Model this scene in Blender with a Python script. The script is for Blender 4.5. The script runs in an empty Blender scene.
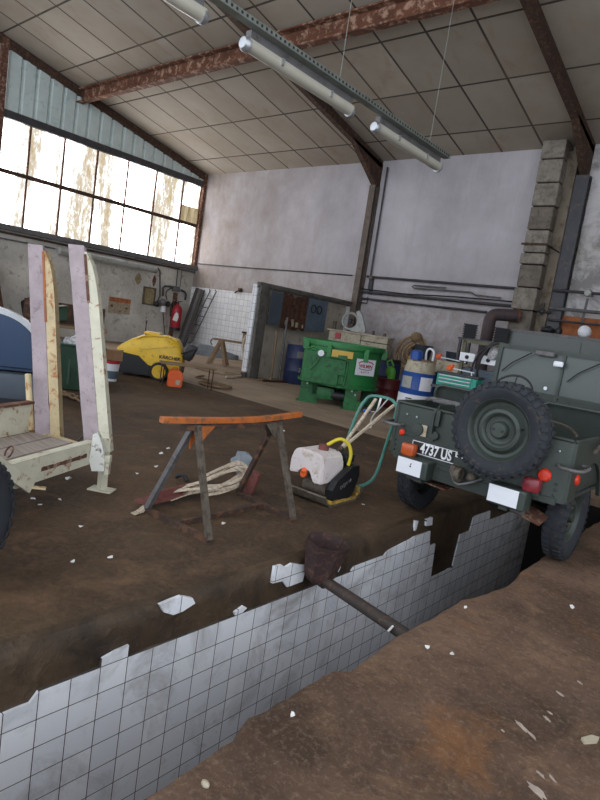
import bpy, bmesh, math, random
from mathutils import Vector as V, Matrix, noise
PI = math.pi
C = bpy.context.scene.collection
rnd = random.Random(7)

# ------------------------------------------------------------------ camera model (photograph 600 x 800)
H = 1.62
FX = 584.58
RX = V((0.745, 0.196, -0.638)); RY = V((0.650, 0.0, 0.760)); RZ = V((0.149, -0.981, -0.127))
def _cam():
    c = V((300., 400.)); v1 = V((800.23, 399.88)) - c; v2 = V((-383.19, 220.59)) - c
    f = math.sqrt(-(v1.dot(v2)))
    y = V((v1.x, v1.y, f)).normalized(); x = -V((v2.x, v2.y, f)).normalized()
    z = x.cross(y)
    if z.y > 0: z = -z
    return f, x, y, z
FX, RX, RY, RZ = _cam()
CAM = V((0, 0, H))
def ray(px, py):
    d = V((px - 300, py - 400, FX)); return V((RX.dot(d), RY.dot(d), RZ.dot(d)))
def F(px, py, z=0.0):          # point of the photo at height z
    d = ray(px, py); return CAM + d * ((z - H) / d.z)
def AY(px, py, y):             # ... on the plane Y = y
    d = ray(px, py); return CAM + d * (y / d.y)
def AX(px, py, x):             # ... on the plane X = x
    d = ray(px, py); return CAM + d * (x / d.x)
RIGHT = V((RX.x, RY.x, RZ.x)); DOWN = V((RX.y, RY.y, RZ.y)); FWD = V((RX.z, RY.z, RZ.z))
def face(p): return math.atan2(-p[0], p[1])   # rotation so that local -Y looks at the camera

# ------------------------------------------------------------------ materials
def lin(c):
    return tuple(((v / 12.92) if v <= 0.04045 else ((v + 0.055) / 1.055) ** 2.4) for v in c)
def rgb(h):
    h = h.lstrip('#'); return (*lin([int(h[i:i + 2], 16) / 255 for i in (0, 2, 4)]), 1)
class NT:
    def __init__(s, name):
        s.m = bpy.data.materials.new(name); s.m.use_nodes = True
        s.t = s.m.node_tree; s.t.nodes.clear()
        s.out = s.n('ShaderNodeOutputMaterial'); s.co = s.n('ShaderNodeTexCoord')
    def n(s, ty, **k):
        x = s.t.nodes.new(ty)
        for a, b in k.items(): setattr(x, a, b)
        return x
    def l(s, a, b): s.t.links.new(a, b)
    def wpos(s, scale=(1, 1, 1), loc=(0, 0, 0)):
        g = s.n('ShaderNodeNewGeometry'); x = s.n('ShaderNodeMapping'); x.inputs['Scale'].default_value = scale; x.inputs['Location'].default_value = loc; s.l(g.outputs['Position'], x.inputs['Vector']); return x.outputs['Vector']
    def noise(s, scale, detail=6, rough=.6, vec=None, dist=0):
        x = s.n('ShaderNodeTexNoise'); x.inputs['Scale'].default_value = scale; x.inputs['Detail'].default_value = detail
        x.inputs['Roughness'].default_value = rough; x.inputs['Distortion'].default_value = dist
        s.l(vec or s.co.outputs['Object'], x.inputs['Vector']); return x.outputs['Fac']
    def mapv(s, scale=(1, 1, 1), rot=(0, 0, 0), loc=(0, 0, 0)):
        x = s.n('ShaderNodeMapping'); x.inputs['Scale'].default_value = scale; x.inputs['Rotation'].default_value = rot; x.inputs['Location'].default_value = loc
        s.l(s.co.outputs['Object'], x.inputs['Vector']); return x.outputs['Vector']
    def ramp(s, fac, stops):
        x = s.n('ShaderNodeValToRGB'); e = x.color_ramp.elements
        e[0].position, e[0].color = stops[0]; e[1].position, e[1].color = stops[-1]
        for p, c in stops[1:-1]:
            q = e.new(p); q.color = c
        s.l(fac, x.inputs['Fac']); return x.outputs['Color']
    def rampv(s, fac, a, b): return s.ramp(fac, [(a, (0, 0, 0, 1)), (b, (1, 1, 1, 1))])
    def mix(s, fac, a, b, mode='MIX'):
        x = s.n('ShaderNodeMix', data_type='RGBA', blend_type=mode)
        for v, i in ((fac, 0), (a, 6), (b, 7)):
            if isinstance(v, (int, float)): x.inputs[i].default_value = v
            elif isinstance(v, tuple): x.inputs[i].default_value = v
            else: s.l(v, x.inputs[i])
        return x.outputs[2]
    def math(s, op, a, b):
        x = s.n('ShaderNodeMath', operation=op)
        for i, v in enumerate((a, b)):
            if isinstance(v, (int, float)): x.inputs[i].default_value = v
            else: s.l(v, x.inputs[i])
        return x.outputs[0]
    def sep(s):
        x = s.n('ShaderNodeSeparateXYZ'); s.l(s.co.outputs['Object'], x.inputs[0]); return x.outputs
    def bsdf(s, col, rough=.7, metal=0, bump=None, bstr=.3, bdist=.02, spec=.5):
        b = s.n('ShaderNodeBsdfPrincipled')
        for v, i in ((col, 'Base Color'), (rough, 'Roughness'), (metal, 'Metallic')):
            if isinstance(v, (int, float, tuple)): b.inputs[i].default_value = v
            else: s.l(v, b.inputs[i])
        b.inputs['Specular IOR Level'].default_value = spec
        if bump is not None:
            q = s.n('ShaderNodeBump'); q.inputs['Strength'].default_value = bstr; q.inputs['Distance'].default_value = bdist
            s.l(bump, q.inputs['Height']); s.l(q.outputs[0], b.inputs['Normal'])
        s.l(b.outputs[0], s.out.inputs['Surface']); return b
def plain(name, c, rough=.6, metal=0, var=.25, scale=6, dirt=None, damt=.45, bump=.15, spec=.5):
    """a painted / worn surface: base colour with soft variation and an optional second colour in worn patches"""
    t = NT(name); col = rgb(c)
    dark = tuple(v * (1 - var) for v in col[:3]) + (1,)
    n1 = t.noise(scale); out = t.mix(t.rampv(n1, .35, .65), dark, col)
    if dirt:
        n2 = t.noise(scale * 2.3, 8, .7, dist=.4)
        out = t.mix(t.rampv(n2, .62 - damt * .3, .70 - damt * .2), out, rgb(dirt))
    t.bsdf(out, rough, metal, t.noise(scale * 8, 4), bump, .01, spec)
    return t.m
def wood(name, a, b, rough=.75, axis=0, scale=3):
    t = NT(name); sc = [14, 14, 14]; sc[axis] = 1.0
    v = t.mapv(tuple(x * scale / 3 for x in sc)); n1 = t.noise(2.2, 8, .65, v, .6)
    t.bsdf(t.mix(t.rampv(n1, .3, .7), rgb(a), rgb(b)), rough, 0, n1, .25, .01); return t.m

MT = {}
def mats():
    g = MT
    # dark oily workshop floor
    t = NT('oily_floor'); n1 = t.noise(.55, 8, .62); n2 = t.noise(3.1, 9, .7, dist=.5); n3 = t.noise(26, 6, .7)
    c = t.mix(t.rampv(n1, .34, .66), rgb('#2f261f'), rgb('#5b4836'))
    c = t.mix(t.math('MULTIPLY', t.rampv(n2, .5, .68), .55), c, rgb('#7d614a'))
    c = t.mix(t.math('MULTIPLY', t.rampv(t.noise(1.3, 7, .6, t.mapv(loc=(5, 3, 1))), .55, .7), .6), c, rgb('#2c211a'))
    c = t.mix(t.math('MULTIPLY', t.rampv(n3, .45, .75), .25), c, rgb('#8a6f58'))
    r = t.mix(t.rampv(n2, .35, .7), (.72, .72, .72, 1), (.95, .95, .95, 1))
    t.bsdf(c, r, 0, t.mix(.5, n2, n3), .75, .03, .25); g['floor'] = t.m
    t = NT('trodden_floor'); n1 = t.noise(.8, 8, .62); n2 = t.noise(3.4, 9, .72, dist=.6); n3 = t.noise(34, 6, .75)
    c = t.mix(t.rampv(n1, .38, .62), rgb('#4b3a2e'), rgb('#7f6452'))
    c = t.mix(t.math('MULTIPLY', t.rampv(n2, .52, .72), .6), c, rgb('#93745a'))
    c = t.mix(t.math('MULTIPLY', t.rampv(t.noise(1.7, 8, .65, t.mapv(loc=(2, 8, 1))), .54, .68), .6), c, rgb('#4c4038'))
    c = t.mix(t.math('MULTIPLY', t.rampv(t.noise(1.4, 8, .65, t.mapv(loc=(7, 2, 4))), .58, .68), .5), c, rgb('#96653a'))
    c = t.mix(t.math('MULTIPLY', t.rampv(n3, .5, .7), .4), c, rgb('#a08a78'))
    c = t.mix(t.math('MULTIPLY', t.rampv(t.noise(11, 8, .75, dist=.5), .52, .66), .5), c, rgb('#3f322a'))
    t.bsdf(c, .93, 0, t.mix(.5, n2, n3), .8, .03, .25); g['floor2'] = t.m
    t = NT('pale_concrete'); n1 = t.noise(.5, 8, .6); n2 = t.noise(2.5, 9, .7, t.mapv((.4, 1.6, 1)))
    c = t.mix(t.rampv(n1, .3, .7), rgb('#7d6a58'), rgb('#a8937c'))
    c = t.mix(t.math('MULTIPLY', t.rampv(n2, .5, .7), .6), c, rgb('#6a5646'))
    t.bsdf(c, .85, 0, n2, .3, .02, .35); g['concrete'] = t.m
    t = NT('oil_soaked_concrete'); n1 = t.noise(2.2, 9, .68, dist=.5); n2 = t.noise(9, 8, .7)
    c = t.mix(t.rampv(n1, .35, .68), rgb('#271d14'), rgb('#594632'))
    c = t.mix(t.math('MULTIPLY', t.rampv(n2, .58, .72), .5), c, rgb('#6d5c4c'))
    t.bsdf(c, .62, 0, t.mix(.5, n1, n2), .9, .04); g['pitband'] = t.m
    # tiles: coordinates (a,b) picked from object space
    def tiles(name, axes, size, off, ca, cb, grout, dirt, damt=.6, rough=.25, mortar=.012):
        t = NT(name); s = t.sep(); cmb = t.n('ShaderNodeCombineXYZ')
        for i, (ax, o) in enumerate(zip(axes, off)): t.l(t.math('ADD', s[ax], o), cmb.inputs[i])
        b = t.n('ShaderNodeTexBrick'); b.offset = 0; b.squash = 1
        b.inputs['Scale'].default_value = 1; b.inputs['Brick Width'].default_value = size[0]; b.inputs['Row Height'].default_value = size[1]
        b.inputs['Mortar Size'].default_value = mortar * size[0]; b.inputs['Mortar Smooth'].default_value = .1; b.inputs['Bias'].default_value = 0
        b.inputs['Color1'].default_value = rgb(ca); b.inputs['Color2'].default_value = rgb(cb); b.inputs['Mortar'].default_value = rgb(grout)
        t.l(cmb.outputs[0], b.inputs['Vector'])
        n = t.noise(2.6, 9, .7, dist=.6); n2 = t.noise(.9, 6, .6)
        f = t.math('MULTIPLY', t.math('MULTIPLY', t.rampv(n, .5, .72), damt), t.rampv(n2, .3, .62))
        c = t.mix(f, b.outputs['Color'], rgb(dirt))
        t.bsdf(c, rough, 0, t.math('SUBTRACT', 1, b.outputs['Fac']), .4, .004, .5); return t.m
    g['pittile'] = tiles('pit_wall_tiles', (1, 2), (.161, .1505), (-1.302 + 1.61 * 4, .27 + 1.505 * 3), '#f0f1f5', '#e2e4ea', '#4c4744', '#6f665c', .85, mortar=.016)
    g['walltile'] = tiles('white_wall_tiles', (0, 2), (.21, .21), (30, 10), '#e2e1e2', '#d6d6d9', '#a9a6a4', '#a89d92', .5, mortar=.03)
    g['walltile_y'] = tiles('white_pier_tiles', (0, 2), (.21, .21), (30.02, 10), '#e4e5ea', '#d9dbe2', '#a5a3a3', '#a89d92', .3, mortar=.03)
    # ceiling boards
    t = NT('ceiling_boards'); s = t.sep(); cmb = t.n('ShaderNodeCombineXYZ')
    t.l(t.math('ADD', s[0], 7.045 + 1.085 * 40), cmb.inputs[0]); t.l(t.math('ADD', s[1], -14.0 + 1.72 * 20), cmb.inputs[1])
    b = t.n('ShaderNodeTexBrick'); b.offset = 0; b.squash = 1
    for k, v in (('Scale', 1), ('Brick Width', 1.085), ('Row Height', 1.72), ('Mortar Size', .028), ('Mortar Smooth', .2), ('Bias', 0)): b.inputs[k].default_value = v
    b.inputs['Color1'].default_value = rgb('#aaa093'); b.inputs['Color2'].default_value = rgb('#978d81'); b.inputs['Mortar'].default_value = rgb('#3f3935')
    t.l(cmb.outputs[0], b.inputs['Vector'])
    n = t.noise(.45, 8, .6); n2 = t.noise(1.6, 8, .65, t.mapv((1, .5, 1)), .5)
    c = t.mix(t.math('MULTIPLY', t.rampv(n, .4, .68), .45), b.outputs['Color'], rgb('#7c6c59'))
    c = t.mix(t.math('MULTIPLY', t.rampv(n2, .56, .74), .5), c, rgb('#85694e'))
    t.bsdf(c, .8, 0, t.math('SUBTRACT', 1, b.outputs['Fac']), .3, .01, .3); g['ceiling'] = t.m
    # back wall plaster
    t = NT('stained_plaster'); s = t.sep(); n = t.noise(.5, 8, .62); n2 = t.noise(1.5, 10, .72, t.mapv((2.2, 1, .35)), .4); n3 = t.noise(3, 9, .75, dist=.8)
    c = t.mix(t.rampv(n, .32, .68), rgb('#a7a3a9'), rgb('#c6c2c8'))
    c = t.mix(t.math('MULTIPLY', t.rampv(n2, .5, .75), .3), c, rgb('#8f888c'))
    xr = t.n('ShaderNodeMapRange'); xr.inputs['From Min'].default_value = -10.5; xr.inputs['From Max'].default_value = -19; xr.inputs['To Min'].default_value = .05; xr.inputs['To Max'].default_value = 1
    t.l(s[0], xr.inputs['Value'])
    c = t.mix(t.math('MULTIPLY', t.rampv(t.noise(.8, 9, .7, t.mapv((1.2, 1, .8))), .22, .66), xr.outputs[0]), c, rgb('#857567'))
    zr = t.n('ShaderNodeMapRange'); zr.inputs['From Min'].default_value = 3.9; zr.inputs['From Max'].default_value = 2.5; t.l(s[2], zr.inputs['Value'])
    c = t.mix(t.math('MULTIPLY', t.math('MULTIPLY', zr.outputs[0], t.rampv(n3, .34, .62)), .6), c, rgb('#857668'))
    c = t.mix(t.math('MULTIPLY', t.rampv(n3, .66, .71), .7), c, rgb('#d8d3cf'))
    t.bsdf(c, .9, 0, t.mix(.5, n2, n3), .35, .02, .2); g['plaster'] = t.m
    t = NT('peeling_plaster'); n = t.noise(1.3, 10, .72, dist=.7); n2 = t.noise(.7, 6)
    c = t.mix(t.rampv(n, .42, .56), rgb('#8d8a88'), rgb('#c9c6c6')); c = t.mix(t.math('MULTIPLY', t.rampv(n2, .5, .7), .5), c, rgb('#a59a90'))
    t.bsdf(c, .9, 0, n, .5, .03, .2); g['peel'] = t.m
    # left wall render
    t = NT('grey_wall_render'); n = t.noise(.8, 9, .65); n2 = t.noise(3.2, 10, .75, dist=.5); n3 = t.noise(1.1, 9, .7, t.mapv((1, 2.4, .5)))
    c = t.mix(t.rampv(n, .32, .66), rgb('#a5a19a'), rgb('#d2cec6'))
    c = t.mix(t.math('MULTIPLY', t.rampv(n2, .54, .64), .6), c, rgb('#6d655d')); c = t.mix(t.math('MULTIPLY', t.rampv(n3, .55, .7), .55), c, rgb('#8d7f6e'))
    t.bsdf(c, .9, 0, n2, .4, .02, .2); g['render'] = t.m
    # window sheets: dirty translucent fibreglass with daylight behind
    t = NT('daylit_fibreglass'); v = t.wpos((1, 3.0, .35)); n = t.noise(1.1, 10, .75, v, .4); n2 = t.noise(.62, 4, .55, t.wpos((1, 1.6, .22), (0, 5.3, 0))); n3 = t.noise(9, 6, .8, t.wpos((1, 1, .45)))
    f = t.math('MULTIPLY', t.rampv(t.mix(.45, n, n3), .36, .58), t.rampv(n2, .43, .58))
    c = t.mix(f, rgb('#fbfdff'), rgb('#c3ac82'))
    e = t.n('ShaderNodeEmission'); t.l(c, e.inputs['Color']); k = t.math('POWER', t.math('MAXIMUM', t.math('SUBTRACT', 1, t.math('MULTIPLY', f, 1.7)), 0), 2.0); t.l(t.math('ADD', t.math('MULTIPLY', k, WIN), .85), e.inputs['Strength'])
    t.l(e.outputs[0], t.out.inputs['Surface']); g['pane'] = t.m
    t = NT('brown_stained_pane'); n = t.noise(1.6, 8, .7, t.wpos((1, 5, .4))); e = t.n('ShaderNodeEmission'); t.l(t.mix(t.rampv(n, .35, .65), rgb('#7d6340'), rgb('#d9cba8')), e.inputs['Color']); e.inputs['Strength'].default_value = .75; t.l(e.outputs[0], t.out.inputs['Surface']); g['brownpane'] = t.m
    g['rust'] = plain('rusty_steel', '#6b4636', .8, .2, .4, 5, '#a68b78', .35, .4)
    g['rustdark'] = plain('dark_rusty_steel', '#4a382f', .8, .2, .35, 5, '#6a4a36', .4, .4)
    g['rustbeam'] = plain('flaking_rusty_beam', '#6a412d', .85, .1, .4, 2.2, '#a58470', .38, .5)
    g['greysteel'] = plain('grey_painted_steel', '#6f6d6e', .6, .2, .25, 4, '#55504d', .3)
    g['darksteel'] = plain('dark_grey_steel', '#4b4b50', .55, .4, .25, 4, '#5f544a', .3)
    g['olive'] = plain('olive_green_paint', '#3b443f', .42, .1, .15, 5, '#3a3f3a', .25, .05)
    g['olivedark'] = plain('dark_olive_paint', '#3a423d', .5, .1, .2, 5, '#2d322e', .25, .05)
    g['rubber'] = plain('black_rubber', '#272b32', .8, 0, .25, 9, '#4a4038', .2, .2)
    g['black'] = plain('black_plastic', '#1d1e21', .5, 0, .2, 8)
    g['green'] = plain('bright_green_paint', '#2a7d40', .42, 0, .22, 3, '#226234', .3, .1)
    g['greendk'] = plain('worn_green_paint', '#27703c', .5, 0, .3, 4, '#1d4a2a', .4, .1)
    g['bin'] = plain('dark_green_plastic', '#2b4a38', .55, 0, .3, 4, '#25402f', .3)
    g['yellow'] = plain('yellow_plastic', '#e0b62e', .45, 0, .12, 4, '#b08f34', .25, .05)
    g['yellowdk'] = plain('worn_yellow_paint', '#c9a445', .6, 0, .25, 7, '#77603a', .5)
    g['white'] = plain('white_plate', '#e4e6ec', .6, 0, .04, 4)
    g['cream'] = plain('chipped_cream_paint', '#cdc9b4', .6, 0, .15, 5, '#8a5a34', .22, .2)
    g['creamrust'] = plain('cream_paint_over_rust', '#cbb890', .65, 0, .25, 6, '#9a5f2c', .30, .3)
    g['orange'] = plain('worn_orange_paint', '#c46a2a', .6, 0, .3, 8, '#6b5038', .4, .2)
    g['bluetin'] = plain('blue_enamel', '#1f4f9e', .4, 0, .15, 5, '#1a3c78', .2, .05)
    g['navy'] = plain('dark_blue_paint', '#27345e', .5, 0, .3, 5, '#1b2238', .4)
    g['steelblue'] = plain('blue_grey_sheet', '#5d6b78', .55, 0, .25, 4, '#4a5b70', .4)
    g['slate'] = plain('slate_grey_sheet', '#535f6c', .6, 0, .25, 4, '#3f444b', .3)
    g['rustsheet'] = plain('brown_rusted_sheet', '#5e3a28', .85, 0, .45, 4, '#2e1c15', .5, .3)
    g['red'] = plain('red_enamel', '#b02436', .4, 0, .15, 5)
    g['darkred'] = plain('dark_red_paint', '#6f1d22', .5, 0, .3, 5, '#3d1517', .4)
    g['orangepl'] = plain('orange_plastic', '#e8632a', .45, 0, .12, 5)
    g['teal'] = plain('teal_paint', '#22937f', .4, 0, .12, 5)
    g['tealtube'] = plain('teal_tube_paint', '#4f8f82', .5, 0, .2, 8, '#6d6a5c', .35)
    g['alu'] = plain('bare_metal', '#b9bcc0', .35, .7, .15, 8)
    g['grime'] = plain('grimy_metal', '#6c6257', .7, .3, .35, 8, '#473c32', .45)
    g['beige'] = plain('beige_enamel', '#b8ae98', .55, 0, .2, 4, '#8b7c66', .35)
    g['tank'] = plain('translucent_white_plastic', '#ddd3d2', .5, 0, .1, 4, '#b9a894', .3)
    g['cardboard'] = plain('brown_cardboard', '#8d6a4c', .9, 0, .2, 5)
    g['rope'] = plain('hemp_rope', '#8c7358', .95, 0, .4, 20, bump=.5)
    g['strap'] = plain('faded_strap_webbing', '#cdbda8', .9, 0, .25, 14, '#8c7a66', .35, .3)
    g['rag'] = plain('grey_blue_rag', '#8a939a', .95, 0, .3, 9)
    g['tarp'] = plain('grey_tarpaulin', '#6d7278', .7, 0, .25, 4, bump=.3)
    g['redwood'] = plain('faded_red_board', '#7c4640', .8, 0, .3, 7, '#5b3a34', .4)
    g['chimney'] = plain('weathered_concrete_block', '#928a80', .95, 0, .35, 3.5, '#6a635a', .4, .6)
    g['pilaster'] = plain('brown_stained_concrete', '#857a6b', .95, 0, .3, 1.5, '#5e5245', .5, .4)
    g['sheet'] = plain('pale_blue_corrugated_sheet', '#c9d6d4', .55, 0, .1, 2, '#aebfbd', .2, .05)
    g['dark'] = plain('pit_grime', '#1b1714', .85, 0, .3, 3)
    g['galv'] = plain('galvanised_tray', '#8a9089', .5, .5, .25, 6)
    g['lampcase'] = plain('grey_lamp_cover', '#b7b3a6', .3, 0, .12, 3)
    g['redlens'] = plain('bright_red_lens', '#e23a22', .2, 0, .1, 5)
    g['darklens'] = plain('dark_red_lens', '#8a3038', .2, 0, .3, 12)
    g['amber'] = plain('amber_lens', '#c0582c', .2, 0, .2, 12)
    g['screen'] = plain('dusty_windscreen', '#4a524f', .25, 0, .12, 2, bump=.02)
    g['seatcloth'] = plain('dark_olive_canvas', '#363d38', .85, 0, .2, 8, bump=.3)
    g['plank'] = plain('grey_pink_plank', '#aa9ca0', .85, 0, .22, 7, '#85777a', .2, .4)
    g['plankd'] = wood('weathered_deck_plank', '#857a72', '#b0a39a', .85, 0)
    g['oldwood'] = wood('old_brown_wood', '#6b5642', '#927a5f', .85, 0)
    g['yellowpaint'] = plain('mustard_plate', '#d0a94a', .5, 0, .1, 8)
    g['hoseyel'] = plain('yellow_hose', '#d8c52e', .45, 0, .1, 8)
    g['paper'] = plain('white_paper', '#dfdcd8', .9, 0, .08, 9)
    g['ink'] = plain('black_ink', '#202024', .7, 0, .1, 9)
    g['inkred'] = plain('red_print', '#b03040', .6, 0, .1, 9)
    g['whitepaint'] = plain('white_stencil_paint', '#e6e7ea', .6, 0, .08, 9)
    g['limegreen'] = plain('lime_green_plastic', '#5fae3a', .5, 0, .2, 8)
    g['brownpipe'] = plain('brown_flue_pipe', '#51464a', .7, .2, .25, 3, '#63453a', .28)
    g['rustorange'] = plain('rust_orange_sheet', '#b0683c', .8, 0, .3, 4, '#7d4e34', .4)
    g['navyblue'] = plain('dark_blue_shell', '#2a4263', .4, 0, .15, 3, '#263f60', .2, .05)
    g['greyblue'] = plain('slate_plastic_body', '#55606a', .6, 0, .2, 3)
    g['yellowdirt'] = plain('pale_yellow_render', '#9c8d6c', .9, 0, .3, 5, '#7b6c50', .4, .3)
    g['dirtyplate'] = plain('dirty_pale_plate', '#a89c86', .8, 0, .25, 8, '#8a6a48', .4)
    g['palegrey'] = plain('pale_grey_duct', '#a5a6a2', .5, .1, .15, 3, '#84807a', .25)
    g['darkboard'] = plain('dark_stained_board', '#47433f', .7, 0, .3, 5)
    g['boothwall'] = plain('grimy_booth_wall', '#c2b9ab', .9, 0, .2, 2, '#8a8074', .2, .2)
    g['jamb'] = plain('grey_concrete_jamb', '#67645f', .85, 0, .3, 3, '#4b4742', .4)
    g['steelbluedk'] = plain('dark_blue_grey_sheet', '#49535f', .6, 0, .25, 4)
    g['navydark'] = plain('dark_bucket_plastic', '#262d3a', .5, 0, .2, 5)
    g['olivebrown'] = plain('olive_brown_frame', '#5d5843', .6, 0, .2, 6)
    g['creamwhite'] = plain('cream_white_glass', '#d9cfba', .3, 0, .1, 5)
    g['ropelight'] = plain('pale_hemp_rope', '#a88f72', .95, 0, .35, 20, bump=.5)
    g['greybrown'] = plain('grey_brown_steel', '#6d6159', .65, .2, .25, 3, '#574940', .3)
    g['pipedark'] = plain('dark_drain_pipe', '#3d3531', .6, .1, .3, 4, '#5c4638', .2)
    g['chipped'] = plain('chipped_white_paint', '#dcdcd4', .55, 0, .1, 9, '#4a3a30', .28, .3)
    g['scuff'] = plain('tan_paint_scuff', '#b3a497', .9, 0, .25, 20)
    g['chimneydark'] = plain('dark_weathered_block', '#7b7268', .95, 0, .35, 3, '#5a534a', .4, .6)
    g['pitgrime'] = g['dark']
    g['funnel'] = plain('maroon_rusty_funnel', '#3d2a29', .75, .1, .35, 7, '#5b3f35', .4, .4)
    g['glassy'] = plain('clear_plastic_sheet', '#b9b9b9', .25, 0, .5, 9, '#77757a', .5)

WIN = 7.0
mats()

# ------------------------------------------------------------------ mesh building
class B:
    def __init__(s): s.bm = bmesh.new()
    def add(s, vs, fs):
        bv = [s.bm.verts.new(v) for v in vs]
        for f in fs:
            try: s.bm.faces.new([bv[i] for i in f])
            except ValueError: pass
        return s
    def box(s, c, d, m=None, bev=0):
        x, y, z = d[0] / 2, d[1] / 2, d[2] / 2
        vs = [V((a, b, e)) for a in (-x, x) for b in (-y, y) for e in (-z, z)]
        M = Matrix.Translation(V(c)) @ (m.to_4x4() if m is not None else Matrix())
        if bev > 0:
            t = bmesh.new(); bv = [t.verts.new(v) for v in vs]
            for f in ((0, 1, 3, 2), (4, 6, 7, 5), (0, 4, 5, 1), (2, 3, 7, 6), (0, 2, 6, 4), (1, 5, 7, 3)): t.faces.new([bv[i] for i in f])
            bmesh.ops.bevel(t, geom=list(t.edges) , offset=min(bev, min(d) * .45), segments=2, affect='EDGES', profile=.5)
            t.verts.index_update()
            return s.add([M @ v.co for v in t.verts], [[v.index for v in f.verts] for f in t.faces])
        return s.add([M @ v for v in vs], ((0, 1, 3, 2), (4, 6, 7, 5), (0, 4, 5, 1), (2, 3, 7, 6), (0, 2, 6, 4), (1, 5, 7, 3)))
    def bar(s, p, q, w, h, up=(0, 0, 1), bev=0):     # rectangular bar from p to q
        p, q = V(p), V(q); a = (q - p); L = a.length; a = a.normalized(); u = V(up)
        if abs(a.dot(u)) > .98: u = V((0, 1, 0))
        b = u.cross(a).normalized(); c = a.cross(b)
        return s.box((p + q) / 2, (L, w, h), Matrix((a, b, c)).transposed(), bev)
    def tube(s, pts, r, seg=10, closed=False, cap=True):
        pts = [V(p) for p in pts]; n = len(pts); rr = r if isinstance(r, (list, tuple)) else [r] * n
        up = None; rings = []
        for i in range(n):
            if closed: t = pts[(i + 1) % n] - pts[i - 1]
            else: t = pts[min(i + 1, n - 1)] - pts[max(i - 1, 0)]
            t = t.normalized()
            if up is None:
                up = V((0, 0, 1)) if abs(t.z) < .9 else V((1, 0, 0))
            b = t.cross(up)
            if b.length < 1e-4: b = t.orthogonal()
            b = b.normalized(); up = b.cross(t)
            rings.append([pts[i] + (b * math.cos(2 * PI * k / seg) + up * math.sin(2 * PI * k / seg)) * rr[i] for k in range(seg)])
        vs = [v for g in rings for v in g]; fs = []
        for i in range(n if closed else n - 1):
            a, b2 = i * seg, ((i + 1) % n) * seg
            for k in range(seg): fs.append((a + k, a + (k + 1) % seg, b2 + (k + 1) % seg, b2 + k))
        if cap and not closed:
            fs.append(tuple(range(seg))[::-1]); fs.append(tuple((n - 1) * seg + k for k in range(seg)))
        return s.add(vs, fs)
    def cyl(s, p, q, r, r2=None, seg=20): return s.tube([p, q], [r, r if r2 is None else r2], seg)
    def lathe(s, prof, o=(0, 0, 0), m=None, seg=32, close=False):   # prof: (radius, z)
        M = Matrix.Translation(V(o)) @ (m.to_4x4() if m is not None else Matrix()); vs = []; fs = []; n = len(prof)
        for k in range(seg):
            a = 2 * PI * k / seg
            for r, z in prof: vs.append(M @ V((r * math.cos(a), r * math.sin(a), z)))
        for k in range(seg):
            for i in range(n if close else n - 1):
                j = (i + 1) % n; k2 = (k + 1) % seg
                fs.append((k * n + i, k2 * n + i, k2 * n + j, k * n + j))
        s.add(vs, fs); bmesh.ops.remove_doubles(s.bm, verts=s.bm.verts, dist=1e-5) if any(p[0] < 1e-6 for p in prof) else None
        return s
    def prism(s, poly, d, m=None, o=(0, 0, 0)):      # poly in local xy, extruded by d in local z (centred)
        M = Matrix.Translation(V(o)) @ (m.to_4x4() if m is not None else Matrix()); n = len(poly)
        vs = [M @ V((x, y, -d / 2)) for x, y in poly] + [M @ V((x, y, d / 2)) for x, y in poly]
        fs = [tuple(range(n))[::-1], tuple(range(n, 2 * n))] + [(i, (i + 1) % n, n + (i + 1) % n, n + i) for i in range(n)]
        return s.add(vs, fs)
    def ribbon(s, pts, w, th, up=(0, 0, 1)):
        pts = [V(p) for p in pts]; n = len(pts); vs = []; fs = []
        for i in range(n):
            t = (pts[min(i + 1, n - 1)] - pts[max(i - 1, 0)]).normalized(); b = t.cross(V(up))
            if b.length < .05: b = V((1, 0, 0))
            b = b.normalized(); u = b.cross(t)
            for x, y in ((-1, -1), (1, -1), (1, 1), (-1, 1)): vs.append(pts[i] + b * x * w / 2 + u * y * th / 2)
        for i in range(n - 1):
            for k in range(4): fs.append((i * 4 + k, i * 4 + (k + 1) % 4, i * 4 + 4 + (k + 1) % 4, i * 4 + 4 + k))
        fs += [(3, 2, 1, 0), tuple((n - 1) * 4 + k for k in range(4))]
        return s.add(vs, fs)
    def ball(s, c, r, seg=14, sc=(1, 1, 1)):
        prof = [(max(0, math.sin(PI * i / 8)) * 1.0, -math.cos(PI * i / 8)) for i in range(9)]
        M = Matrix.Diagonal((r * sc[0], r * sc[1], r * sc[2])); return s.lathe([(0 if a < 1e-6 else a, b) for a, b in prof], c, M, seg)
YZ = Matrix(((0, 0, 1), (1, 0, 0), (0, 1, 0)))       # local x->Y, y->Z, z->X
XZ = Matrix(((1, 0, 0), (0, 0, -1), (0, 1, 0)))      # local x->X, y->Z, z->-Y
AXX = Matrix(((0, 0, 1), (0, 1, 0), (-1, 0, 0)))     # lathe axis along X
AXY = Matrix(((1, 0, 0), (0, 0, 1), (0, -1, 0)))     # lathe axis along Y
def rotz(a): return Matrix.Rotation(a, 3, 'Z')
def rotx(a): return Matrix.Rotation(a, 3, 'X')
def roty(a): return Matrix.Rotation(a, 3, 'Y')
def smooth_path(pts, n=8):
    pts = [V(p) for p in pts]; out = []
    for i in range(len(pts) - 1):
        p0, p1, p2, p3 = pts[max(i - 1, 0)], pts[i], pts[i + 1], pts[min(i + 2, len(pts) - 1)]
        for k in range(n):
            t = k / n
            out.append(.5 * ((2 * p1) + (p2 - p0) * t + (2 * p0 - 5 * p1 + 4 * p2 - p3) * t * t + (3 * p1 - p0 - 3 * p2 + p3) * t ** 3))
    out.append(pts[-1]); return out
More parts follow.
